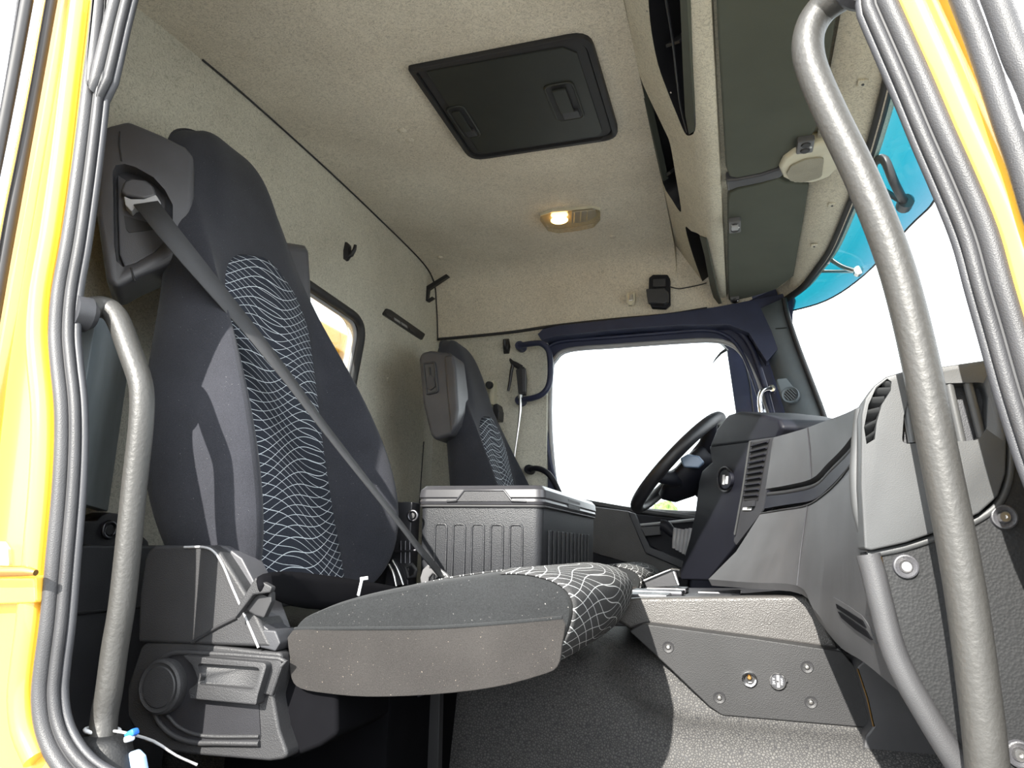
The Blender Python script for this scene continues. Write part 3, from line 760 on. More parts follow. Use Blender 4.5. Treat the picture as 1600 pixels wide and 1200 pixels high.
# ================================================================== seats
BACK = [  # z, x of the centre front, half width, bolster depth, thickness, centre half width
    (.475, .475, .205, .00, .07, .150), (.50, .482, .235, .03, .10, .158), (.56, .468, .268, .085, .13, .162),
    (.66, .440, .292, .118, .15, .162), (.78, .410, .292, .118, .155, .160), (.90, .380, .272, .095, .15, .162),
    (1.02, .349, .238, .060, .145, .164), (1.10, .329, .220, .028, .14, .155), (1.18, .309, .210, .002, .135, .13),
    (1.26, .287, .208, -.018, .13, .11), (1.34, .265, .203, -.032, .125, .10), (1.42, .240, .188, -.038, .115, .09),
    (1.48, .214, .160, -.036, .10, .08), (1.518, .188, .114, -.026, .065, .06), (1.532, .170, .070, -.014, .035, .04)]
def xc(z): return float(np.interp(z, [b[0] for b in BACK], [b[1] for b in BACK]))
CPROF = [(.655, .388), (.76, .384), (.87, .394), (.97, .412), (1.040, .438), (1.078, .475), (1.092, .518), (1.082, .545), (1.05, .561), (.995, .566), (.91, .555), (.83, .541), (.74, .520), (.685, .500), (.652, .480), (.642, .445)]
CP = catmull([V(x, 0, z) for x, z in CPROF], 5, True)
def cush(y, grow=0):
    d = abs(y-.5); k = 1.0
    if d > .235: k = math.sqrt(max(0, 1-((d-.235)/.047)**2))
    out = []
    for p in CP:
        f = min(max((p.x-.85)/.25, 0), 1); f = f*f*(3-2*f)
        x = p.x-.012*f*(d/.28)**3
        cx_, cz_ = .88, .475
        x = cx_+(x-cx_)*(1-(1-k)*.022); z = cz_+(p.z-cz_)*(1-(1-k)*.12)
        v = Vector((x-cx_, 0, z-cz_)); n = v.normalized()
        out.append(V(x+n.x*grow, y, z+n.z*grow))
    return out
YST = [.218, .222, .232, .25, .265, .30, .36, .43, .5, .57, .64, .70, .735, .75, .768, .778, .782]

def seat(label, ox, oy, oz, passenger, coff, bk=1.0):
    t = thing('truck_seat', label, 'seat', (.6+ox, .5+oy, 0), 'two cab seats')
    O = V(ox, oy, oz); CO = V(*coff)
    # backrest
    secs = []
    for (z, x0, hw, bo, th, cw) in BACK:
        bo = bo*bk if bo > 0 else bo
        half = [(cw, 0), (cw+.022, bo*.35), ((cw+hw)/2+.01, bo*.9), (hw-.022, bo), (hw, bo-.045), (hw, -th*.55), (hw-.03, -th*.92), (hw*.5, -th)]
        loop = [V(x0-.004, .5, z)] + [V(x0+b, .5+a, z) for a, b in half] + [V(x0-th, .5, z)] + [V(x0+b, .5-a, z) for a, b in half[::-1]]
        secs.append([p+O for p in loop])
    loft('backrest', secs, 'seat_fabric', t, sub=2)
    # patterned centre panel
    rows, uv = [], []
    zz = [.505+.715*k/40 for k in range(41)]
    for z in zz:
        cw = float(np.interp(z, [.5, .8, 1.0, 1.3], [.163, .155, .166, .166]))
        if z > 1.07: cw *= math.sqrt(max(0.0004, 1-((z-1.07)/.152)**2))
        r, q = [], []
        for k in range(13):
            s = -1+2*k/12; y = s*cw
            e = .012*(1-abs(s)**6) - .006*abs(s)**8
            r.append(V(xc(z)+e+.002, .5+y, z)+O); q.append((y, z))
        rows.append(r); uv.append(q)
    sheet('centre_panel', rows, 'net_fabric', t, thick=.012, uv=uv)
    # seams beside the headrest
    for s in (-1, 1):
        tube('seam', [V(xc(z)+.006, .5+s*(.165+(z-.6)*.0), z)+O for z in (.56, .7, .8, .9, 1.0)], .0022, 'rubber', t, 6, 3)
    # cushion
    secs = [[p+CO for p in cush(y)] for y in YST]
    loft('cushion', secs, 'seat_fabric_grey', t, smooth=50)
    rows, uv = [], []
    n = len(CP); i0, i1 = 16, 50          # front nose and top centre
    for y in YST[1:-1]:
        q = cush(y, .0022)
        lim = 50 if abs(y-.5) > .20 else 64
        seg = q[20:47]
        L = 0; r, uu = [], []
        for k, p in enumerate(seg):
            if k: L += (p-seg[k-1]).length
            r.append(p+CO); uu.append((y*.6, L))
        rows.append(r); uv.append(uu)
    sheet('front_panel', rows, 'net_sunlit', t, thick=.002, uv=uv)
    rows, uv = [], []
    for y in [.34+.02*k for k in range(17)]:
        seg = cush(y, .002)[44:68]; L = 0; r, uu = [], []
        for k, p in enumerate(seg):
            if k: L += (p-seg[k-1]).length
            r.append(p+CO); uu.append((y, L))
        rows.append(r); uv.append(uu)
    sheet('top_panel', rows, 'net_sunlit', t, thick=.002, uv=uv)
    ysd = .2185
    band = catmull([V(x, 0, z) for x, z in [(.645, .430), (.651, .400), (.668, .387), (.71, .3835), (.78, .3840), (.88, .3945), (.97, .4105), (1.035, .4300), (1.060, .4430), (1.066, .470), (1.066, .506), (1.0, .499), (.88, .486), (.75, .475), (.646, .468)]], 3, True)
    prism('side_band', [V(p.x, .2155, p.z)+CO for p in band], (0, .006, 0), 'side_band_fabric', t, bevel=.002)
    tube('seam', [V(.648, ysd, .470)+CO, V(.75, ysd-.002, .476)+CO, V(.88, ysd-.002, .484)+CO, V(1.0, ysd-.001, .497)+CO, V(1.066, ysd-.001, .506)+CO], .0028, 'seat_fabric_grey', t, 8, 4)
    # pedestal
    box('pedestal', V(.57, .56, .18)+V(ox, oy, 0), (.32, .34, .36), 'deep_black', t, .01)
    return t, O, CO

ps, O, CO = seat('dark fabric passenger seat with net pattern, belt across its backrest', 0, 0, 0, True, (0, 0, 0))
ds, DO, DCO = seat('dark fabric driver seat with net pattern, behind the cooler box', .08, 1.33, -.13, False, (-.08, 1.33, -.02), .72)

# ---- shoulder housings
PN = Vector((.62, -.78, .10)).normalized(); PP0 = (.20, .262, 1.27)
hp_ = [(150, 330), (153, 215), (165, 196), (200, 187), (250, 208), (290, 228), (303, 243), (303, 300), (296, 370), (283, 398), (262, 412), (215, 432), (182, 450), (166, 440)]
face = [PP(a, b, PP0, PN) for a, b in hp_]
def housing(parent, off, mirror=False, name='shoulder_housing', mat='seat_shell'):
    q = [p+off for p in face]; n = PN.copy()
    if mirror:
        q = [V(p.x+.02, 2*(.5+off.y)-p.y+.035, p.z-.045) for p in q]; n = V(n.x, -n.y, n.z)
    return prism(name, q, -n*.10, mat, parent, bevel=.014, seg=3), q, n
hs, q, n = housing(ps, Vector())
rec_px = [(176, 268), (181, 258), (195, 256), (212, 261), (240, 277), (258, 297), (270, 320), (270, 345), (262, 370), (245, 392), (215, 410), (192, 417), (182, 408), (178, 380)]
rec = [PP(a, b, PP0, PN)+PN*.0 for a, b in rec_px]
cut(hs, [cutter([p+PN*.05 for p in rec], -PN*.085)])
bk = [p-PN*.030 for p in rec]
prism('belt_recess', bk, -PN*.004, 'black_plastic', hs, bevel=0)
inn = [(181, 264), (200, 276), (232, 300), (240, 330), (250, 350), (262, 352), (262, 368), (240, 388), (210, 405), (192, 410), (184, 390), (182, 330)]
prism('recess_insert', [PP(a, b, PP0, PN)-PN*.030 for a, b in inn], PN*.012, 'seat_shell', hs, bevel=.004)
prism('belt_slot', [PP(a, b, PP0, PN)-PN*.0175 for a, b in [(192, 330), (218, 338), (240, 345), (246, 352), (200, 357), (195, 350)]], PN*.001, 'rubber', hs, bevel=0)
prism('guide_cover', rounded([PP(a, b, PP0, PN)-PN*.018 for a, b in [(188, 300), (194, 284), (206, 279), (228, 282), (240, 292), (246, 308), (225, 312), (196, 306)]], .01), PN*.022, 'seat_shell', hs, bevel=.006, seg=3)
gp_ = [PP(a, b, PP0, PN)+PN*.004 for a, b in [(193, 307), (205, 312), (225, 312), (244, 305), (252, 318), (250, 326), (225, 322), (212, 326), (206, 332), (196, 322)]]
prism('belt_guide', gp_, -PN*.022, 'grey_plastic', hs, bevel=.003)
tube('parting_line', [PP(a, b, PP0, PN)+PN*.0005 for a, b in [(187, 206), (186, 225), (190, 252)]], .0018, 'rubber', hs, 6)
tube('parting_line', [PP(a, b, PP0, PN)+PN*.0005 for a, b in [(205, 418), (208, 432), (212, 440)]], .0018, 'rubber', hs, 6)
housing(ps, Vector(), True)
# driver seat: the housing that faces the passenger, with its handle slot
DY = 1.57
dh = [PY(a, b, DY) for a, b in [(654, 560), (658, 550), (672, 547), (700, 550), (709, 556), (714, 600), (717, 640), (714, 662), (705, 680), (680, 688), (672, 680), (660, 630)]]
bm = new(); c_ = sum(dh, Vector())/len(dh)
sec0 = [p for p in dh]
d1 = prism('shoulder_housing', dh, (.0, .12, 0), 'seat_shell', ds, bevel=.016, seg=3)
fr2 = [PY(a, b, DY-.006) for a, b in [(693, 556), (707, 553), (712, 575), (716, 640), (713, 662), (703, 678), (702, 660), (697, 610)]]
prism('front_pad', fr2, (.0, .07, 0), 'seat_shell', ds, bevel=.010, seg=3)
sl = rounded(ys([(661, 568), (679, 566), (684, 612), (667, 616)], DY-.002), .008)
ring_tube('slot_rim', sl, .0045, 'dark_plastic', d1)
prism('handle_slot', sl, (0, .004, 0), 'dash_light', d1, bevel=0)
prism('slot_lever', rounded(ys([(666, 590), (671, 584), (678, 590), (680, 604), (672, 610), (666, 606)], DY-.008), .005), (0, .01, 0), 'dark_plastic', d1, bevel=.003)
tube('lever_stem', ys([(671, 574), (672, 590)], DY-.004), .0045, 'rubber', d1, 8)
# driver belt parts on the far pillar
bx = thing('belt_reel', 'black belt reel block on the far pillar behind the driver seat', 'belt reel', PY(776, 640, 2.14))
prism('block', rounded(ys([(770, 632), (777, 630), (780, 642), (779, 656), (770, 656)], 2.10), .006), (0, .07, 0), 'black_plastic', bx, bevel=.004)
prism('belt_plate', ys([(764, 596), (772, 594), (772, 632), (766, 632)], 2.13), (0, .04, 0), 'cream_plastic', bx, bevel=.002)
lathe('bolt', [(0, .02), (.014, .018), (.018, 0)], PY(765, 602, 2.12), (0, -1, 0), 'rubber', bx, 12)

# ---- passenger belt
def ribbon(name, P, W, wd, mat, parent, th=.0022):
    rows = [[p-w*wd/2, p, p+w*wd/2] for p, w in zip(P, W)]
    return sheet(name, rows, mat, parent, thick=th)
b0 = PP(228, 318, PP0, PN)+PN*.008
bpx = [(228, 318), (262, 362), (300, 408), (345, 462), (400, 528), (450, 592), (500, 660), (560, 737), (610, 800), (650, 852), (694, 905)]
b1 = PY(694, 905, .80)
Pb, Wb = [], []
for k, (a, b) in enumerate(bpx):
    s = k/(len(bpx)-1)
    base = b0.lerp(b1, s)
    d = Vector(_ray(a, b)); d.normalize(); o_ = Vector(CAM)
    p = o_+d*((base-o_).dot(d)-float(np.interp(s, [0, .1, .2, .35, .5, .7, .85, 1], [0, .075, .115, .128, .12, .10, .07, 0])))
    Pb.append(p)
for k, p in enumerate(Pb):
    s = k/(len(Pb)-1)
    tdir = (Pb[min(k+1, len(Pb)-1)]-Pb[max(k-1, 0)]).normalized()
    view = (p-Vector(CAM)).normalized()
    side = tdir.cross(view).normalized(); dep = side.cross(tdir).normalized()
    ang = math.radians(float(np.interp(s, [0, .2, .4, .6, .8, 1], [25, 42, 60, 71, 77, 72])))
    Wb.append(side*math.cos(ang)+dep*math.sin(ang))
belt = thing('seat_belt', 'grey black seat belt running diagonally across the passenger backrest', 'seat belt', b1)
ribbon('webbing', Pb, Wb, .046, 'belt_webbing', belt)
# buckle end by the cooler
prism('tongue', [p for p in ys([(656, 903), (660, 890), (668, 882), (682, 885), (698, 897), (705, 908), (690, 906), (676, 896), (670, 903), (669, 912), (657, 912)], .80)], (0, .012, 0), 'clip_grey', belt, bevel=.003)
for (a, b) in [(672, 886), (680, 889), (688, 894), (694, 899)]:
    lathe('rivet', [(0, .002), (.0025, .001), (.003, 0)], PY(a, b, .799), (0, -1, 0), 'steel', belt, 8)
bu = thing('belt_buckle', 'black belt buckle stalks with steel edges beside the passenger backrest', 'buckle', PY(615, 915, .80))
prism('stalk', ys([(600, 915), (606, 880), (612, 872), (620, 880), (632, 915)], .81), (0, .02, 0), 'black_plastic', bu, bevel=.003)
tube('steel_edge', ys([(607, 882), (614, 895), (619, 916)], .805), .004, 'steel', bu, 8, 3)
tube('steel_edge', ys([(613, 876), (622, 892), (630, 914)], .80), .003, 'steel', bu, 8, 3)
ring_tube('cable_loop', ys([(634, 886), (644, 882), (650, 890), (648, 900), (638, 903)], .83), .005, 'rubber', bu)

# ---- lower covers of the passenger seat
SY = .20
prism('recliner_cover', rounded(ys([(214, 1004), (217, 930), (226, 868), (238, 852), (325, 852), (343, 862), (360, 888), (386, 930), (425, 1012)], SY-.004), [0, .02, .03, .02, .02, .015, .02, 0, 0]), (0, .06, 0), 'base_plastic', ps, bevel=.006, seg=3)
prism('cover_edge', ys([(330, 851), (352, 853), (378, 872), (402, 918), (432, 1002), (425, 1012), (386, 930), (360, 888), (345, 864)], SY+.02), (0, .05, 0), 'seat_shell', ps, bevel=.004)
tube('highlight_bead', ys([(288, 855), (318, 855), (334, 862), (348, 882), (364, 920), (384, 965), (404, 1012)], SY-.005), .0020, 'grey_plastic', ps, 8, 4)  # pale bead stands in for the highlight on the cover's plastic edge
tube('cover_groove', ys([(370, 965), (340, 980), (300, 1004)], SY-.005), .0028, 'rubber', ps, 6)
prism('hinge_block', ys([(372, 960), (392, 962), (428, 990), (432, 1003), (404, 1012), (390, 985)], SY+.0), (0, .05, 0), 'dark_plastic', ps, bevel=.003)
prism('foot_cover', ys([(392, 982), (430, 985), (438, 1005), (430, 1018), (404, 1012)], SY-.002), (0, .05, 0), 'dark_plastic', ps, bevel=.003)
bp = prism('base_cover', rounded(ys([(222, 1003), (300, 1004), (410, 1017), (440, 1019), (441, 1040), (427, 1090), (436, 1140), (452, 1186), (420, 1190), (300, 1180), (262, 1174), (222, 1160), (198, 1120), (198, 1075)], SY), [.02, 0, 0, .01, .01, .02, 0, .01, 0, 0, .02, .02, .02, .02]), (0, .07, 0), 'base_plastic', ps, bevel=.005, seg=3)
prism('base_front', ys([(436, 1019), (470, 1012), (486, 1060), (526, 1072), (527, 1150), (500, 1168), (450, 1188), (434, 1130)], SY+.03), (0, .3, 0), 'deep_black', ps, bevel=.008, seg=3)
# recess of the cover, lever and knob
rp = rounded(ys([(268, 1022), (286, 1018), (436, 1030), (432, 1052), (420, 1085), (404, 1100), (407, 1150), (404, 1162), (310, 1160), (270, 1145), (242, 1115), (238, 1060)], SY-.0015), [.02, .01, .008, .01, .01, 0, .005, .01, .03, .03, .03, .02])
prism('recess_panel', rp, (0, .004, 0), 'black_plastic', bp, bevel=0)
tube('recess_rim', ys([(238, 1100), (246, 1125), (268, 1148), (300, 1160), (340, 1161), (405, 1162)], SY-.003), .0042, 'base_plastic', bp, 8, 4)
tube('recess_rim', ys([(262, 1118), (282, 1138), (320, 1150), (405, 1151)], SY-.002), .003, 'base_plastic', bp, 8, 4)
tube('recess_rim', ys([(248, 1032), (268, 1021), (300, 1020), (436, 1029), (438, 1042), (424, 1085)], SY-.003), .0040, 'base_plastic', bp, 8, 2)
prism('recess_frame', ys([(285, 1016), (438, 1026), (440, 1044), (425, 1086), (404, 1085), (419, 1036), (290, 1024)], SY-.006), (0, .006, 0), 'base_plastic', bp, bevel=.002)
lv = prism('lever', rounded(ys([(284, 1024), (418, 1036), (403, 1086), (400, 1102), (296, 1092), (294, 1078), (310, 1066), (300, 1040)], SY-.020), [0, .008, 0, .003, .003, .003, .01, .01]), (0, .02, 0), 'base_plastic', bp, bevel=.003)
lvp = rounded(ys([(306, 1036), (408, 1043), (396, 1078), (310, 1070), (314, 1056)], SY-.0205), .008)
cut(lv, [cutter([p+V(0, -.01, 0) for p in lvp], (0, .022, 0))])
lathe('knob', [(0, .017), (.029, .017), (.0305, .0155), (.032, .0155), (.036, .0175), (.0395, .015), (.041, .010), (.041, 0)], PY(260, 1071, SY), (0, -1, 0), 'base_plastic', bp, 40)
# black bracket below the cushion
pd = prism('frame_plate', ys([(470, 1060), (688, 1060), (684, 1230), (440, 1230)], .56), (0, .02, 0), 'rubber', ps, bevel=.002)
ring_tube('rib', rounded(ys([(600, 1092), (645, 1092), (654, 1100), (652, 1140), (648, 1152), (560, 1152), (530, 1125)], .558), .02), .0035, 'black_plastic', pd)
tube('rod', ys([(641, 1112), (639, 1145)], .552), .004, 'dark_steel', pd, 8)
ring_tube('rib', rounded(ys([(540, 1163), (650, 1166), (658, 1172), (656, 1192), (545, 1190)], .558), .01), .003, 'black_plastic', pd)
lathe('bolt', [(0, .010), (.012, .009), (.016, 0)], PY(596, 1188, .556), (0, -1, 0), 'dark_steel', pd, 16)
prism('link', ys([(527, 1078), (690, 1062), (690, 1078), (528, 1128)], .50), (0, .02, 0), 'dark_plastic', pd, bevel=.003)

# ---- lap strap lying behind the cushion with its folded end, pin
lb = thing('lap_strap', 'black folded lap strap lying across the rear of the passenger cushion', 'strap', PY(450, 960, .35))
rows = []
for (t_, b_, Yv) in [((398, 900), (405, 930), .178), ((422, 893), (428, 934), .186), ((450, 892), (455, 948), .29), ((490, 896), (505, 955), .36), ((540, 903), (560, 950), .44), ((590, 911), (600, 945), .54), ((640, 920), (640, 940), .66)]:
    rows.append([PY(*t_, Yv), PY((t_[0]+b_[0])/2, (t_[1]+b_[1])/2, Yv-.015), PY(*b_, Yv)])
sheet('strap', rows, 'deep_black', lb, thick=.004, sub=1)
prism('folded_end', ys([(398, 902), (425, 917), (422, 926), (395, 930), (366, 968), (372, 945)], .174), (0, .012, 0), 'base_plastic', lb, bevel=.003)
prism('end_flap', ys([(395, 930), (424, 924), (424, 940), (412, 966), (398, 962), (385, 955), (374, 958)], .186), (0, .012, 0), 'rubber', lb, bevel=.003)
pn = tube('release_pin', [PY(560, 930, .24), PY(566, 903, .26)], .0022, 'white_plastic', None, 8)
tag(pn, 'thin white pin standing behind the passenger cushion', 'pin')
tube('pin_head', [PY(563, 905, .258), PY(575, 903, .262)], .0028, 'white_plastic', pn, 8)

# ================================================================== engine tunnel, cooler box
tz = [(.60, -.02), (.655, .12), (.685, .24), (.705, .33), (.725, .385), (.765, .415), (.85, .428), (1.1, .43), (1.45, .43), (1.55, .40), (1.60, .2), (1.62, -.02)]
tp = catmull([V(0, a, b) for a, b in tz], 4)
tz2 = [(.60, -.02), (.64, .12), (.655, .205), (.672, .245), (.705, .272), (.745, .288), (.765, .325), (.785, .40), (1.1, .43), (1.45, .43), (1.56, .2), (1.60, -.02)]
tp2 = catmull([V(0, a, b) for a, b in tz2], 4)
secs = []
for X, k in [(.01, 0), (.5, 0), (.85, 0), (.97, .12), (1.05, .5), (1.12, .88), (1.2, 1), (1.45, 1), (1.69, 1)]:
    secs.append([V(X, p.y*(1-k)+q.y*k, p.z*(1-k)+q.z*k) for p, q in zip(tp, tp2)])
tn_ = struct(loft('wall_tunnel', secs, 'tunnel_leather', smooth=60), 'dark grained engine tunnel between the seats')
tn_.name = 'trim_16'

ck = thing('cooler_box', 'dark grey plastic cooler box with ribbed lid on the engine tunnel', 'cooler box', (.71, 1.18, .43))
x0, x1, y0, y1, z0, z1 = .557, .866, .85, 1.50, .43, .690
def rbox(x0, x1, y0, y1, r): return rounded([V(x0, y0, 0), V(x1, y0, 0), V(x1, y1, 0), V(x0, y1, 0)], r, 5)
secs = [[p+V(0, 0, z) for p in rbox(x0+e, x1-e, y0+e, y1-e, .022)] for z, e in ((z0, .008), (z0+.01, .004), (z1-.02, 0), (z1, 0))]
loft('body', secs, 'cooler_plastic', ck, smooth=40)
secs = [[p+V(0, 0, z) for p in rbox(x0-e, x1+e, y0-e, y1+e, .024)] for z, e in ((z1+.003, -.004), (z1+.005, .004), (z1+.012, .006), (z1+.018, .004), (z1+.022, .007), (z1+.040, .005), (z1+.050, -.004), (z1+.052, -.03))]
lid = loft('lid', secs, 'cooler_lid', ck, smooth=30)
tube('lid_groove', [p+V(0, 0, z1+.001) for p in rbox(x0-.003, x1+.003, y0-.003, y1+.003, .024)]+[V(x0+.02, y0-.003, z1+.001)], .003, 'rubber', lid, 6)
# grip recess of the lid and meander rib of the side
prism('lid_grip', [V(.655, y0-.0075, z1+.012), V(.675, y0-.0075, z1+.036), V(.775, y0-.0075, z1+.036), V(.795, y0-.0075, z1+.012)], (0, .002, 0), 'black_plastic', lid, bevel=0)
tube('grip_edge', [V(.63, y0-.006, z1+.012), V(.655, y0-.007, z1+.013), V(.675, y0-.007, z1+.038), V(.775, y0-.007, z1+.038), V(.795, y0-.007, z1+.013), V(.83, y0-.006, z1+.012)], .003, 'cooler_lid', lid, 8)
prism('lid_grip', [V(x1+.0065, 1.10, z1+.010), V(x1+.0065, 1.10, z1+.034), V(x1+.0065, 1.25, z1+.034), V(x1+.0065, 1.25, z1+.010)], (-.002, 0, 0), 'black_plastic', lid, bevel=0)
mp = []
xa, wv = .600, .0475
for k in range(5):
    xL = xa+k*wv
    mp += [V(xL, 0, .53), V(xL, 0, .648), V(xL+.030, 0, .648), V(xL+.030, 0, .545 if k < 4 else .45)]
    if k < 4: mp += [V(xL+.030, 0, .525), V(xL+wv, 0, .525)]
mp[0] = V(xa, 0, .45)
mp = rounded([V(0, 0, 0)]+mp+[V(0, 0, 0)], [0]+[.009]*len(mp)+[0], 4)[1:-1]
tube('meander_rib', [V(p.x, y0+.0005, p.z) for p in mp], .0026, 'cooler_plastic', ck, 8)
for k in range(11):
    yy = .92+k*.047
    box('side_rib', (x1+.001, yy, .585), (.006, .020, .105), 'cooler_plastic', ck, .002)
# mechanism behind the cooler
mb = thing('storage_bracket', 'black slotted storage bracket between passenger seat and cooler box', 'bracket', PX(650, 900, .5))
prism('back', [V(.545, .83, .43), V(.545, .88, .43), V(.545, .88, .70), V(.545, .83, .70)], (-.10, 0, 0), 'black_plastic', mb, bevel=.004)
ring_tube('ring', circle(PY(645, 806, .825), (0, 1, 0), .012), .0035, 'dark_steel', mb)
lathe('pivot', [(0, .006), (.007, .005), (.008, 0)], PY(645, 806, .829), (0, -1, 0), 'rubber', mb, 12)
for a in (626, 633, 640): tube('bar', ys([(a, 845), (a, 880)], .825), .0025, 'dark_steel', mb, 6)
tube('bar', ys([(618, 862), (650, 860)], .822), .003, 'dark_steel', mb, 6)

# ================================================================== console with sockets
cs = thing('centre_console', 'grey grained centre console with socket panel beside the passenger footwell', 'console', (1.3, .9, .30))
ctop = ys([(950, 938), (1000, 934), (1262, 931), (1282, 960), (1312, 1016), (1012, 976), (985, 984), (958, 968)], .792)
prism('upper_side', ctop, (0, .05, 0), 'console_grain', cs, bevel=.008, seg=3)
prism('top_tray', [V(1.03, .80, .488), V(1.44, .80, .500), V(1.44, 1.42, .500), V(1.03, 1.42, .488)], (0, 0, -.05), 'dark_plastic', cs, bevel=.006)
# tray details on top
for (xa_, ya_, sx, sy, m) in [(1.10, .88, .10, .10, 'cooler_lid'), (1.11, 1.02, .12, .08, 'dark_steel'), (1.12, 1.16, .10, .10, 'cooler_lid'), (1.24, .90, .08, .12, 'dark_plastic'), (1.25, 1.10, .10, .14, 'cooler_lid')]:
    prism('tray_rim', [V(xa_-sx/2, ya_-sy/2, .492), V(xa_+sx/2, ya_-sy/2, .493), V(xa_+sx/2, ya_+sy/2, .493), V(xa_-sx/2, ya_+sy/2, .492)], (0, 0, .012), m, cs, bevel=.004)
pan_px = [(983, 986), (1003, 975), (1022, 977), (1180, 998), (1316, 1018), (1336, 1042), (1362, 1132), (1350, 1137), (1128, 1118), (1108, 1104), (1050, 1048)]
SP = .745
pn_ = prism('socket_panel', rounded(ys(pan_px, SP), [.004, .008, .01, 0, .01, .01, .006, .004, .015, .01, 0]), (0, .05, 0), 'panel_plastic', cs, bevel=.007, seg=3)
for (a, b) in [(1044, 1011), (1124, 1090), (1261, 1042), (1267, 1097)]:
    c = PY(a, b, SP-.0005)
    s = lathe('screw_recess', [(.0050, -.001), (.0090, .0005), (.0105, .0012), (.0115, 0), (.0115, -.006)], c, (0, -1, 0), 'base_plastic', pn_, 20)
    lathe('screw', [(0, .003), (.003, .0028), (.0048, .001), (.0050, -.002)], c, (0, -1, 0), 'steel', pn_, 14)
c = PY(1171, 1061, SP-.001)
so = lathe('power_socket', [(.0085, -.004), (.0095, .004), (.0125, .005), (.0138, .004), (.0138, -.004)], c, (0, -1, 0), 'bright_trim', pn_, 28)
so['label'] = 'open round power socket with pale rim'
c2 = lathe('socket_core', [(0, -.001), (.0085, -.001), (.0085, -.006)], c, (0, -1, 0), 'rubber', pn_, 20)
lathe('contact', [(0, .003), (.003, .003), (.0045, .001), (.0045, -.002)], c+V(0, -.001, .003), (0, -1, 0), 'brass', pn_, 16)
box('contact_tab', c+V(.001, -.002, -.006), (.006, .004, .003), 'steel', pn_, .0008)
c = PY(1215, 1064, SP-.001)
sc_ = lathe('socket_cap', [(0, .004), (.0115, .004), (.0118, .003), (.0128, .003), (.0140, .0045), (.0150, .003), (.0150, -.003)], c, (0, -1, 0), 'dark_plastic', pn_, 30)
sc_['label'] = 'round socket cover with pale bar and white lettering'
lathe('rim', [(.0132, .0045), (.0143, .0056), (.0152, .004)], c, (0, -1, 0), 'steel', sc_ and pn_, 30)
box('cap_bar', c+V(.0008, -.0048, 0), (.0050, .002, .022), 'grey_plastic', pn_, .0005)
lathe('cap_hole', [(0, .0065), (.0018, .0065), (.0018, .004)], c, (0, -1, 0), 'rubber', pn_, 10)
text('lettering', '24 V', .0062, c+V(-.0068, -.0045, 0), (0, 0, 1), (-1, 0, 0), 'white_plastic', pn_)
text('lettering', 'MAX', .0055, c+V(.0072, -.0045, 0), (0, 0, 1), (-1, 0, 0), 'white_plastic', pn_)
box('cap_latch', c+V(.0150, -.002, .0015), (.005, .005, .004), 'rubber', pn_, .0008)
# dark footwell wall right of the panel
prism('footwell_panel', ys([(1338, 1042), (1352, 1030), (1420, 1075), (1500, 1240), (1340, 1240), (1352, 1150), (1364, 1134)], .70), (0, .15, 0), 'dash_plastic', cs, bevel=.005)
tube('rust_line', ys([(1340, 1045), (1355, 1090), (1365, 1135)], .70), .0016, 'brass', cs, 6)

# ================================================================== dashboard
db = thing('dashboard', 'dark grey moulded dashboard with centre stack and side vents', 'dashboard', (1.5, 1.1, .6))
# passenger fascia: stations from the stack to the door, each a profile in a plane of constant Y
ST = [
    (1.02, [(1207, 684), (1203, 720), (1196, 764), (1193, 770), (1192, 796), (1188, 803), (1150, 862), (1107, 905), (1112, 915)]),
    (.88, [(1236, 676), (1234, 712), (1230, 758), (1229, 765), (1227, 790), (1224, 797), (1200, 860), (1170, 910), (1175, 920)]),
    (.75, [(1262, 668), (1266, 705), (1268, 748), (1267, 755), (1268, 783), (1262, 790), (1252, 860), (1246, 915), (1252, 928)]),
    (.60, [(1283, 660), (1289, 690), (1293, 724), (1291, 731), (1293, 764), (1290, 772), (1282, 860), (1270, 950), (1278, 968)]),
    (.45, [(1305, 652), (1312, 676), (1315, 702), (1313, 708), (1314, 742), (1312, 751), (1308, 860), (1302, 985), (1312, 1010)]),
    (.30, [(1325, 644), (1330, 660), (1334, 678), (1332, 684), (1333, 717), (1331, 727), (1330, 860), (1340, 1000), (1350, 1035)]),
    (.17, [(1345, 634), (1348, 648), (1350, 664), (1348, 670), (1349, 700), (1348, 712), (1356, 860), (1384, 1000), (1410, 1085)])]
def station(Y, pxs):
    q = [PY(a, b, Y) for a, b in pxs]
    return q
base = [station(Y, p) for Y, p in ST]
dense = []
for k in range(len(base[0])): dense.append(catmull([r[k] for r in base], 4))
rows = [list(c) for c in zip(*dense)]       # rows over Y
full = []
for r in rows:
    q = [p.copy() for p in r]
    q[3].x += .028; q[4].x += .020            # groove
    y = r[0].y
    top_f = V(1.74, y, r[0].z-.02); bot_f = V(1.66, y, r[-1].z+.06)
    full.append([top_f]+q+[bot_f, V(1.72, y, .5)])
fas = loft('fascia', full, 'dash_plastic', db, smooth=28)
tube('fascia_groove', [r[3]+V(.012, 0, -.004) for r in rows], .006, 'rubber', fas, 8)
tube('fascia_groove', [r[5]+V(-.0005, 0, .001) for r in rows], .0018, 'rubber', fas, 6)
loft('shelf_band', [[a+V(.006, 0, -.008), b+V(.002, 0, .002), b+V(.03, 0, .002), a+V(.03, 0, -.008)] for a, b in [(r[3], r[4]) for r in rows]], 'stack_plastic', fas, smooth=30)
tube('seam', [base[2][k]+V(-.001, -.0, 0) for k in (0, 1, 2)], .0012, 'dark_plastic', fas, 6)
tube('seam', [base[2][k]+V(-.001, -.0, 0) for k in (5, 6, 7)], .0010, 'dark_plastic', fas, 6)
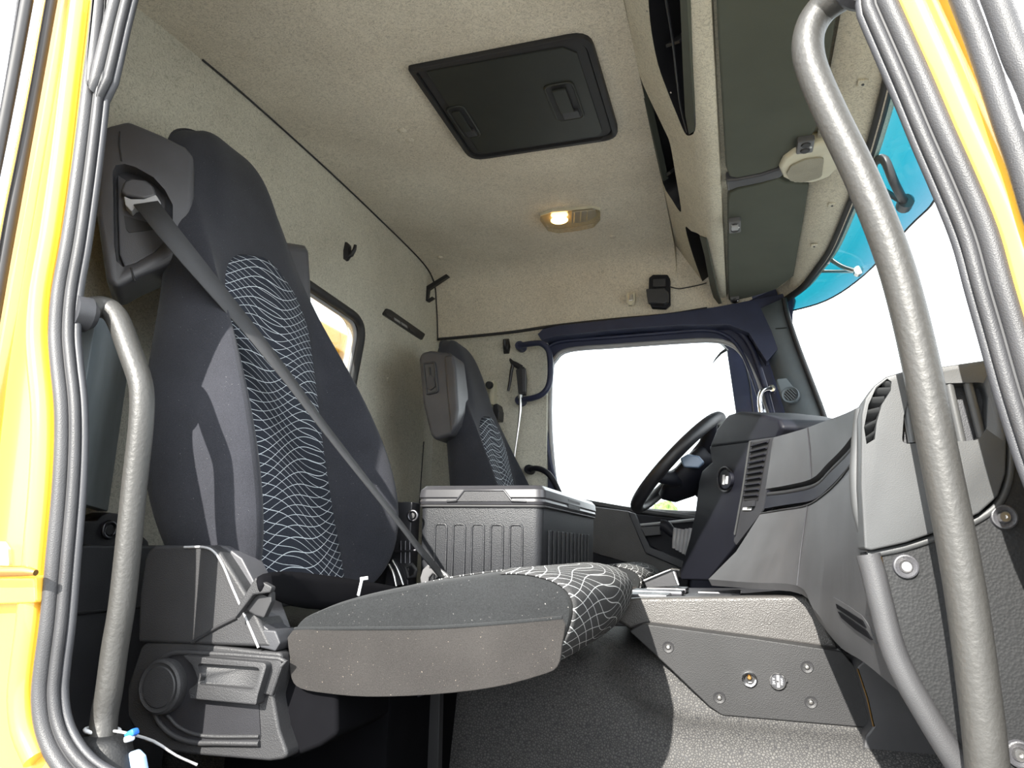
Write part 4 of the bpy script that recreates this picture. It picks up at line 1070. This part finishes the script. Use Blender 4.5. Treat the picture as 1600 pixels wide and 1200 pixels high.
# small slotted vent set flush in the lower fascia
FT = surface(fas)
def onfas(a, b, out):
    d = Vector(_ray(a, b)).normalized(); h = FT.ray_cast(Vector(CAM), d)
    n = h[1] if h[1].dot(d) < 0 else -h[1]
    return h[0]+n*out
def quad_on(px, out, back, name, mat):
    f_ = [onfas(a, b, out) for a, b in px]; k_ = [onfas(a, b, back) for a, b in px]
    bm = new(); a_ = [bm.verts.new(p) for p in f_]; b_ = [bm.verts.new(p) for p in k_]
    bm.faces.new(a_); bm.faces.new(b_[::-1])
    for i in range(len(px)): bm.faces.new((a_[i], b_[i], b_[(i+1) % len(px)], a_[(i+1) % len(px)]))
    return finish(name, bm, mat, fas, smooth=30)
quad_on([(1303, 933), (1328, 948), (1348, 962), (1360, 980), (1371, 1006), (1345, 988), (1318, 968), (1310, 950)], .0012, -.004, 'lower_vent', 'dash_plastic')
quad_on([(1309, 944), (1330, 957), (1350, 970), (1356, 981), (1334, 966), (1311, 951)], .0030, -.003, 'slot', 'deep_black')
quad_on([(1312, 956), (1335, 971), (1357, 986), (1365, 1000), (1340, 984), (1318, 966)], .0030, -.003, 'slot', 'deep_black')

# centre stack
CY = 1.02
stack_px = [(1108, 697), (1212, 680), (1206, 720), (1196, 790), (1186, 806), (1106, 907), (1064, 906), (1062, 895), (1078, 838), (1086, 800), (1092, 752), (1097, 735), (1112, 722)]
SN = np.array([-.93, -.36, 0.]); SP0 = np.array(PY(1209, 700, CY))
def pst(pts, out=0.): return [PP(a, b, SP0+SN*out, SN) for a, b in pts]
SNv = Vector(SN)
stk = prism('centre_stack', pst(stack_px), (.16, .06, 0), 'stack_plastic', db, bevel=.006, seg=3)
hood = pst([(1107, 700), (1120, 668), (1136, 648), (1152, 643), (1190, 648), (1216, 655), (1222, 668), (1213, 687)], .004)
prism('hood', hood, (.16, .06, .0), 'stack_plastic', db, bevel=.010, seg=3)
prism('hood_rear', [PY(1200, 652, 1.1), PY(1296, 663, 1.1), PY(1296, 672, 1.1), PY(1218, 678, 1.1)], (.05, .5, .02), 'dash_light', db, bevel=.006)
# vent in the stack
vf = pst([(1171, 688), (1210, 681), (1192, 795), (1186, 806), (1150, 852), (1146, 845)], .003)
vfp = prism('vent_panel', vf, -SNv*.006, 'dark_plastic', stk, bevel=.002)
vo = pst([(1176, 692), (1202, 686), (1184, 782), (1162, 782)], .0045)
prism('vent_opening', vo, -SNv*.003, 'rubber', vfp, bevel=0)
for k in range(10):
    t_ = (k+.6)/10.4
    a = vo[0].lerp(vo[3], t_); b = vo[1].lerp(vo[2], t_)
    tube('vent_slat', [a+SNv*.003, b+SNv*.003+V(0, 0, .002)], .0024, 'stack_plastic', vfp, 6)
tube('vent_edge', pst([(1172, 690), (1160, 770), (1148, 835)], .006), .003, 'dash_light', vfp, 8)
SROT = Matrix.Rotation(math.atan2(-SN[0], SN[1])+PI, 3, 'Z')
prism('vent_wheel', pst([(1166, 783), (1176, 782), (1175, 791), (1165, 792)], .012), -SNv*.008, 'dark_plastic', vfp, bevel=.001)
prism('vent_mark', pst([(1161, 793), (1174, 793), (1173, 797), (1160, 797)], .006), -SNv*.002, 'white_plastic', vfp, bevel=0)
# round switch with symbol
c = pst([(1133, 749)], .001)[0]
rs = lambda r, o: [p for p in pst([(1133+r*.62*math.cos(2*PI*k/24), 749+r*math.sin(2*PI*k/24)) for k in range(24)], o)]
ring_tube('switch_ring', rs(19, .002), .003, 'dark_plastic', stk)
prism('switch', rs(15, .010), -SNv*.010, 'stack_plastic', stk, bevel=.002)
for k in (0, 1):
    x_ = 1129+k*5
    prism('switch_mark', pst([(x_, 742+k*2), (x_+3, 742+k*2), (x_+2, 757-k), (x_-1, 757-k)], .0115), -SNv*.002, 'white_plastic', stk, bevel=0)

# door end of the dashboard with its vents
EY = .115
end_px = [(1346, 648), (1352, 622), (1366, 602), (1385, 588), (1412, 580), (1480, 571), (1556, 560), (1566, 600), (1573, 690), (1572, 740), (1560, 775), (1530, 802), (1480, 826), (1415, 848), (1362, 860), (1351, 858), (1345, 760)]
end = prism('end_panel', rounded(ys(end_px, EY), [0, .0, 0, 0, 0, 0, .01, 0, 0, 0, 0, 0, 0, 0, .003, .003, 0]), (0, .05, 0), 'dash_light', db, bevel=.004, seg=3)
big = rounded(ys([(1424, 606), (1440, 600), (1540, 597), (1546, 620), (1543, 668), (1528, 688), (1440, 692), (1409, 694), (1412, 650)], EY), [.006, .01, .008, .004, .008, .012, 0, .006, .004])
fv = ys([(1354, 694), (1350, 668), (1357, 632), (1368, 608), (1386, 592), (1393, 596), (1392, 610), (1378, 632), (1370, 660), (1367, 686)], EY)
cut(end, [cutter([p+V(0, -.05, 0) for p in big], (0, .075, 0)), cutter([p+V(0, -.05, 0) for p in fv], (0, .072, 0))])
prism('vent_back', [p+V(0, .024, 0) for p in big], (0, .004, 0), 'dark_plastic', end, bevel=0)
prism('vent_back', [p+V(0, .021, 0) for p in fv], (0, .004, 0), 'rubber', end, bevel=0)
for (a, b, c_, d) in [(1413, 610, 1426, 692), (1452, 601, 1470, 692), (1482, 600, 1502, 690), (1512, 599, 1534, 684)]:
    tube('vent_fin', ys([(a, b), (c_, d)], EY+.006), .005, 'dash_light', end, 8)
for k in range(6):
    t_ = (k+.5)/6
    a = catmull([fv[9], fv[8], fv[7], fv[6], fv[5]], 6)[int(t_*24)]; b = catmull([fv[0], fv[1], fv[2], fv[3], fv[4]], 6)[int(t_*24)]
    prism('vent_blade', [a+V(0, .002, .004), b+V(0, .002, .002), b+V(0, .018, -.006), a+V(0, .018, -.004)], (0, .002, -.003), 'dash_light', end, bevel=0)
tube('edge_bead', ys([(1345, 640), (1340, 690), (1337, 740), (1340, 790), (1350, 830)], EY+.04), .007, 'dash_light', end, 8, 4)
tube('lower_bead', ys([(1356, 867), (1415, 855), (1480, 833), (1532, 809), (1563, 782), (1577, 742), (1578, 690), (1570, 600)], EY+.012), .0045, 'dash_light', end, 8, 4)
# grained panel below it with bolts
lpx = [(1352, 864), (1415, 852), (1480, 830), (1532, 806), (1562, 780), (1577, 742), (1585, 640), (1660, 640), (1700, 1300), (1560, 1300), (1490, 1200), (1440, 1110), (1408, 1040), (1385, 960), (1368, 890)]
lowp = prism('lower_panel', ys(lpx, EY+.012), (0, .05, 0), 'side_grain', db, bevel=.003)
bead = [(1356, 866), (1366, 900), (1378, 950), (1394, 1010), (1418, 1065), (1450, 1120), (1490, 1185), (1540, 1260)]
tube('panel_edge', ys(bead, EY+.012), .013, 'dash_plastic', lowp, 10, 4)
tube('rust_seam', ys([(1376, 870), (1388, 930), (1405, 1000), (1430, 1060), (1465, 1120), (1520, 1200)], EY+.008), .0016, 'brass', lowp, 6, 4)
for (a, b) in [(1415, 885), (1568, 808), (1592, 1178)]:
    c = PY(a, b, EY+.012)
    lathe('bolt_well', [(.0065, .001), (.0110, .0045), (.0125, .004), (.0135, 0)], c, (0, -1, 0), 'seat_shell', lowp, 24)
    lathe('bolt', [(0, .0035), (.002, .0035), (.0022, .006), (.005, .006), (.0068, .003), (.007, -.002)], c, (0, -1, 0), 'steel', lowp, 18)

# windscreen shelf behind the fascia closes the dash top
prism('dash_top', [V(1.50, .18, .775), V(1.72, .18, .78), V(1.72, 2.12, .90), V(1.60, 2.12, .95), V(1.50, 1.40, .90), V(1.50, .8, .84)], (0, 0, -.06), 'dash_plastic', db, bevel=.005)
# ---- driver side of the dash (behind the wheel)
prism('cluster', [V(1.32, 1.45, .62), V(1.30, 1.45, .90), V(1.36, 1.45, .97), V(1.60, 1.45, .97), V(1.60, 1.45, .62)], (0, .50, 0), 'stack_plastic', db, bevel=.02, seg=3)

# ================================================================== steering wheel
sw = thing('steering_wheel', 'black steering wheel with padded hub in front of the driver seat', 'steering wheel', (1.25, 1.80, .62))
C0 = (PY(1131, 648, 1.80)+PY(990, 798, 1.80))/2
ax = (PY(1131, 648, 1.80)-PY(990, 798, 1.80)); RW = ax.length/2; ax.normalize()
wn = Vector((-ax.z, 0, ax.x)).normalized()
ring_tube('rim', [C0+(ax*math.cos(2*PI*k/48)+V(0, 1, 0)*math.sin(2*PI*k/48))*(RW-.020) for k in range(48)], .0225, 'black_plastic', sw, 14)
hub = C0-wn*.045
loft('hub', [[hub+wn*d+(ax*math.cos(2*PI*k/20)*1.05+V(0, 1, 0)*math.sin(2*PI*k/20))*r for k in range(20)] for d, r in ((-.07, .05), (-.04, .105), (.0, .128), (.02, .122), (.032, .08), (.035, .02))], 'stack_plastic', sw, smooth=60)
for ang in (25, 155, 235, 305):
    a = math.radians(ang); dd = ax*math.sin(a)*-1+V(0, 1, 0)*math.cos(a)
    tube('spoke', [hub+dd*.08, hub+dd*.14+wn*.01, C0+dd*(RW-.015)], [.036, .028, .020], 'stack_plastic', sw, 10, 4, flat=.6)
    for s in (-1,): lathe('spoke_cap', [(0, .012), (.012, .010), (.014, 0)], hub+dd*.12+wn*.012, wn, 'grey_plastic', sw, 12)
prism('control_pad', rounded([PY(a, b, 1.665) for a, b in [(1062, 716), (1074, 709), (1092, 712), (1101, 722), (1092, 731), (1068, 730)]], .008), (0, .03, 0), 'pale_pad', sw, bevel=.006, seg=3)
tube('column', [hub-wn*.02, hub-wn*.16, hub-wn*.30], [.045, .05, .055], 'stack_plastic', sw, 14)
for k in range(6):
    a = math.radians(-20+k*9); dd = ax*math.cos(a)+V(0, -1, 0)*math.sin(a)
    lathe('grip_bump', [(0, .006), (.006, .004), (.008, 0)], C0+dd*(RW-.014)-wn*.013, -wn, 'black_plastic', sw, 10)

# ================================================================== driver door panel, lever
DPY = 2.13
dp = thing('door_panel', 'grey driver door lining with dark storage pocket below the window', 'door panel', PY(980, 900, DPY))
prism('upper', ys([(896, 790), (932, 792), (984, 799), (1012, 862), (1070, 888), (1070, 905), (940, 868), (885, 850)], DPY), (0, .07, 0), 'console_grain', dp, bevel=.004)
prism('lower', ys([(880, 845), (938, 852), (1020, 880), (1075, 890), (1075, 960), (870, 960)], DPY+.01), (0, .06, 0), 'stack_plastic', dp, bevel=.004)
prism('trim_bar', ys([(981, 799), (992, 802), (1016, 855), (1068, 876), (1068, 890), (1008, 864)], DPY-.02), (0, .04, 0), 'dark_plastic', dp, bevel=.004)
prism('pocket', ys([(992, 803), (1230, 830), (1230, 900), (1060, 876), (1014, 852)], DPY+.03), (0, .04, 0), 'stack_plastic', dp, bevel=.003)
tube('sill_edge', ys([(996, 821), (1030, 818), (1090, 812), (1160, 806)], DPY-.01), .006, 'grey_plastic', dp, 8)
prism('armrest', ys([(1000, 824), (1032, 822), (1032, 836), (1008, 838)], DPY-.03), (0, .06, 0), 'dash_plastic', dp, bevel=.004)
hb = thing('hand_lever', 'black parking lever with grey pleated gaiter beside the steering column', 'lever', PY(1050, 880, 1.85))
tube('handle', ys([(1032, 820), (1040, 822), (1050, 832), (1060, 838)], 1.85), [.020, .022, .018, .014], 'stack_plastic', hb, 10, 3)
for k in range(5):
    a = PY(1056+k*6, 828-abs(k-2), 1.82); b = PY(1054+k*5, 856+k*3, 1.82)
    tube('pleat', [a, a.lerp(b, .5)+V(0, -.008, 0), b], .009, 'grey_plastic', hb, 8, 4)
wl = tube('window_sill', ys([(905, 783), (985, 797), (1010, 800), (1100, 812)], 2.19), .012, 'dash_plastic', None, 8)
struct(wl, 'grey sill of the driver door window'); wl.name = 'trim_18'
# small tray piece standing at the foot of the stack
tb = thing('document_holder', 'dark folded plate with pale metal edge standing on the console', 'holder', PY(1040, 918, 1.15))
prism('plate', ys([(1006, 908), (1042, 893), (1056, 890), (1062, 916), (1010, 918)], 1.15), (0, .03, 0), 'black_plastic', tb, bevel=.002)
tube('edge', ys([(1006, 907), (1040, 893), (1050, 889), (1062, 891)], 1.145), .003, 'bright_trim', tb, 6)
tube('stay', ys([(1052, 893), (1060, 914)], 1.14), .0035, 'bright_trim', tb, 6)

# ================================================================== near side rails
RY = .050
ra = thing('grab_rail', 'long grey textured grab rail along the front pillar beside the dashboard', 'grab rail', PY(1555, 1250, RY))
tube('rail', [PY(a, b, y) for a, b, y in [(1345, -22, .015), (1312, -6, .03), (1285, 14, .045), (1268, 40, RY), (1262, 72, RY), (1270, 112, RY), (1298, 178, RY), (1340, 265, RY), (1372, 340, RY), (1398, 410, RY), (1418, 480, RY), (1437, 560, RY), (1455, 650, RY), (1473, 740, RY), (1495, 850, RY), (1512, 950, RY), (1527, 1060, RY), (1539, 1160, RY), (1547, 1250, RY), (1552, 1320, .03)]], .0185, 'rail_paint', ra, 18, 4)
lathe('mount', [(0, .0), (.03, 0), (.028, .012), (.02, .02), (.0, .021)], PY(1345, -24, .012), V(-.3, .9, -.2), 'dark_plastic', ra, 16)
rb = thing('grab_rail', 'shorter grey grab rail on the rear pillar beside the passenger seat', 'grab rail', PY(150, 1165, .06))
BY = .055
tube('rail', [PY(a, b, y) for a, b, y in [(122, 488, .010), (140, 482, .03), (160, 480, .048), (176, 488, BY), (188, 508, BY), (204, 552, BY), (218, 592, BY), (222, 622, BY), (220, 670, BY), (210, 760, BY), (200, 860, BY), (190, 950, BY), (180, 1010, BY), (171, 1075, BY), (163, 1120, BY), (160, 1165, .050)]], .0172, 'rail_paint', rb, 18, 4)
lathe('mount', [(.0, -.012), (.026, -.012), (.027, .01), (.018, .02), (0, .02)], PY(126, 490, .012), V(.3, .9, 0), 'dark_plastic', rb, 16)
loft('foot', [[PY(162+cx, 1150+dy_, .050)+V(math.cos(2*PI*k/16)*r*1.1, math.sin(2*PI*k/16)*r*.8, 0) for k in range(16)] for cx, dy_, r in ((2, -2, .020), (0, 2, .030), (0, 12, .036), (2, 45, .039), (6, 90, .042))], 'side_grain', rb, smooth=50)
st = tube('tie_string', [p for p in circle(PY(160, 1141, .058), (.05, .1, 1), .0205, 20)]+[circle(PY(160, 1141, .058), (.05, .1, 1), .0205, 20)[0]], .003, 'white_plastic', None, 8)
tag(st, 'white string tied around the foot of the rear grab rail with a blue knot', 'string')
box('knot', PY(206, 1146, .045), (.016, .012, .009), 'blue_plastic', st, .003, Matrix.Rotation(-.5, 3, 'Y'))
box('knot', PY(202, 1154, .042), (.012, .010, .008), 'white_plastic', st, .003, Matrix.Rotation(-.3, 3, 'Y'))
tube('string_tail', [PY(178, 1142, .04), PY(200, 1146, .042), PY(240, 1158, .08), PY(275, 1180, .10), PY(308, 1195, .12)], .0018, 'grey_plastic', st, 6, 3)
tb_ = prism('blue_tab', rounded(ys([(196, 1200), (200, 1176), (212, 1172), (222, 1182), (228, 1215), (198, 1225)], .05), .006), (0, .008, 0), 'pale_blue', None, bevel=.002)
tag(tb_, 'pale blue plastic tab beside the foot of the rear grab rail', 'tab')
ct = prism('trim_19', [V(.34, .062, .655), V(.34, .062, .965), V(.02, .44, .965), V(.02, .44, .655)], (-.02, -.01, 0), 'pillar_grey', bevel=.002)  # added panel, angled to the doorway to brighten the dark rear corner
struct(ct, 'added pale corner panel between rear pillar and rear wall, catching light from the doorway')
# bracket and dark box behind, by the rear wall
lbk = thing('floor_bracket', 'black bracket with round socket low on the rear wall behind the rear grab rail', 'bracket', PX(170, 862, .05))
prism('plate', [PX(a, b, .06) for a, b in [(126, 862), (131, 814), (152, 813), (160, 805), (172, 801), (190, 803), (204, 818), (232, 846), (236, 866)]], (-.05, 0, 0), 'black_plastic', lbk, bevel=.003)
c = PX(171, 828, .062)
ring_tube('socket_ring', circle(c, (1, 0, 0), .016), .004, 'dark_steel', lbk)
lathe('socket', [(0, .002), (.010, .002), (.012, 0)], c, (1, 0, 0), 'rubber', lbk, 16)
lo_b = thing('under_seat_box', 'dark plastic storage box behind the rear grab rail', 'box', (.12, .30, 0))
prism('body', [V(.10, .10, .0), V(.10, .60, .0), V(.10, .60, .585), V(.10, .10, .585)], (-.095, 0, 0), 'dark_plastic', lo_b, bevel=.006)
tube('seam', [V(.102, .12, .46), V(.102, .58, .46)], .003, 'rubber', lo_b, 6)
# striker on the yellow pillar
sk = thing('door_striker', 'worn steel door striker on the yellow rear pillar', 'striker', PY(5, 895, -.03))
prism('plate', rounded(ys([(-40, 888), (-40, 846), (4, 846), (12, 858), (14, 888)], -.010), .006), (0, .012, 0), 'grey_plastic', sk, bevel=.001)
tube('bar', ys([(-60, 893), (0, 893), (40, 893), (56, 895)], -.05), [.008, .008, .007, .004], 'brass', sk, 12)
prism('block', ys([(-60, 900), (54, 899), (55, 942), (-60, 946)], -.03), (0, .025, 0), 'yellow_paint', sk, bevel=.004)

# ================================================================== outside
gr = struct(box('ground', (0, 0, -1.35), (300, 300, .1), 'asphalt', bevel=0), 'pale ground outside the cab'); gr.name = 'floor_outside'
mi = thing('side_mirror', 'dark exterior mirror housing outside the driver window', 'mirror', PY(1165, 700, 2.5))
MY = 2.45
prism('housing', rounded(ys([(1135, 546), (1160, 544), (1172, 552), (1188, 600), (1196, 660), (1198, 800), (1160, 800), (1150, 650)], MY), .01), (.02, .14, 0), 'frame_blue', mi, bevel=.008, seg=3)
prism('arm', ys([(1122, 530), (1150, 528), (1168, 540), (1160, 556), (1138, 546)], MY), (0, .06, 0), 'frame_blue', mi, bevel=.004)
tube('joint_line', ys([(1160, 547), (1172, 600), (1178, 650), (1180, 780)], MY-.001), .003, 'rubber', mi, 6)
tube('stay', [PY(1150, 536, MY+.03), V(1.42, 2.26, PY(1150, 536, MY).z)], .012, 'frame_blue', mi, 8)
tube('hook', ys([(1135, 546), (1126, 552), (1119, 560), (1114, 567)], MY), [.008, .006, .004, .002], 'rubber', mi, 8)
ex = thing('yellow_body', 'yellow painted steel body standing behind the rear window', 'vehicle body', (-.9, 1.2, -.3))
prism('headboard', [V(-.9, -.6, -.3), V(-.9, 3.2, -.3), V(-.9, 3.2, 1.78), V(-.9, -.6, 1.78)], (-.12, 0, 0), 'yellow_paint', ex, bevel=.01)
box('top_rail', (-.86, 1.3, 1.72), (.10, 3.8, .12), 'yellow_paint', ex, .02)
for k in range(5): box('stake', (-.87, -.3+k*.8, .7), (.08, .10, 2.0), 'yellow_paint', ex, .01)
TL = ['distant round green tree', 'distant low green tree', 'distant broad green tree', 'distant tall green tree']
for k in range(6):
    x = -24+k*6.6; y = 62+(k % 2)*2; s = [4.9, 4.3, 4.6, 5.1, 4.4, 4.8][k]
    t = thing('tree', 'distant green tree on the horizon, seen through the driver window above its sill', 'tree', (x, y, -1.3), 'distant trees')
    bm = new()
    for j in range(14):
        a = random.uniform(0, 2*PI); rr = random.uniform(0, 1.6); zz = random.uniform(.3, 1.0)
        m = Matrix.Translation((x+rr*math.cos(a), y+rr*math.sin(a), -1.3+s*zz)) @ Matrix.Diagonal((1.5*(1.2-zz*.5), 1.5*(1.2-zz*.5), 1.0, 1))
        b4 = len(bm.verts); bmesh.ops.create_icosphere(bm, subdivisions=3, radius=1, matrix=m)
    for v_ in bm.verts: v_.co += V(random.uniform(-1, 1), random.uniform(-1, 1), random.uniform(-1, 1))*.16
    finish('crown', bm, 'tree_leaves', t, smooth=0)
    tube('trunk', [V(x, y, -1.35), V(x, y, -.2)], .22, 'bark', t, 8)
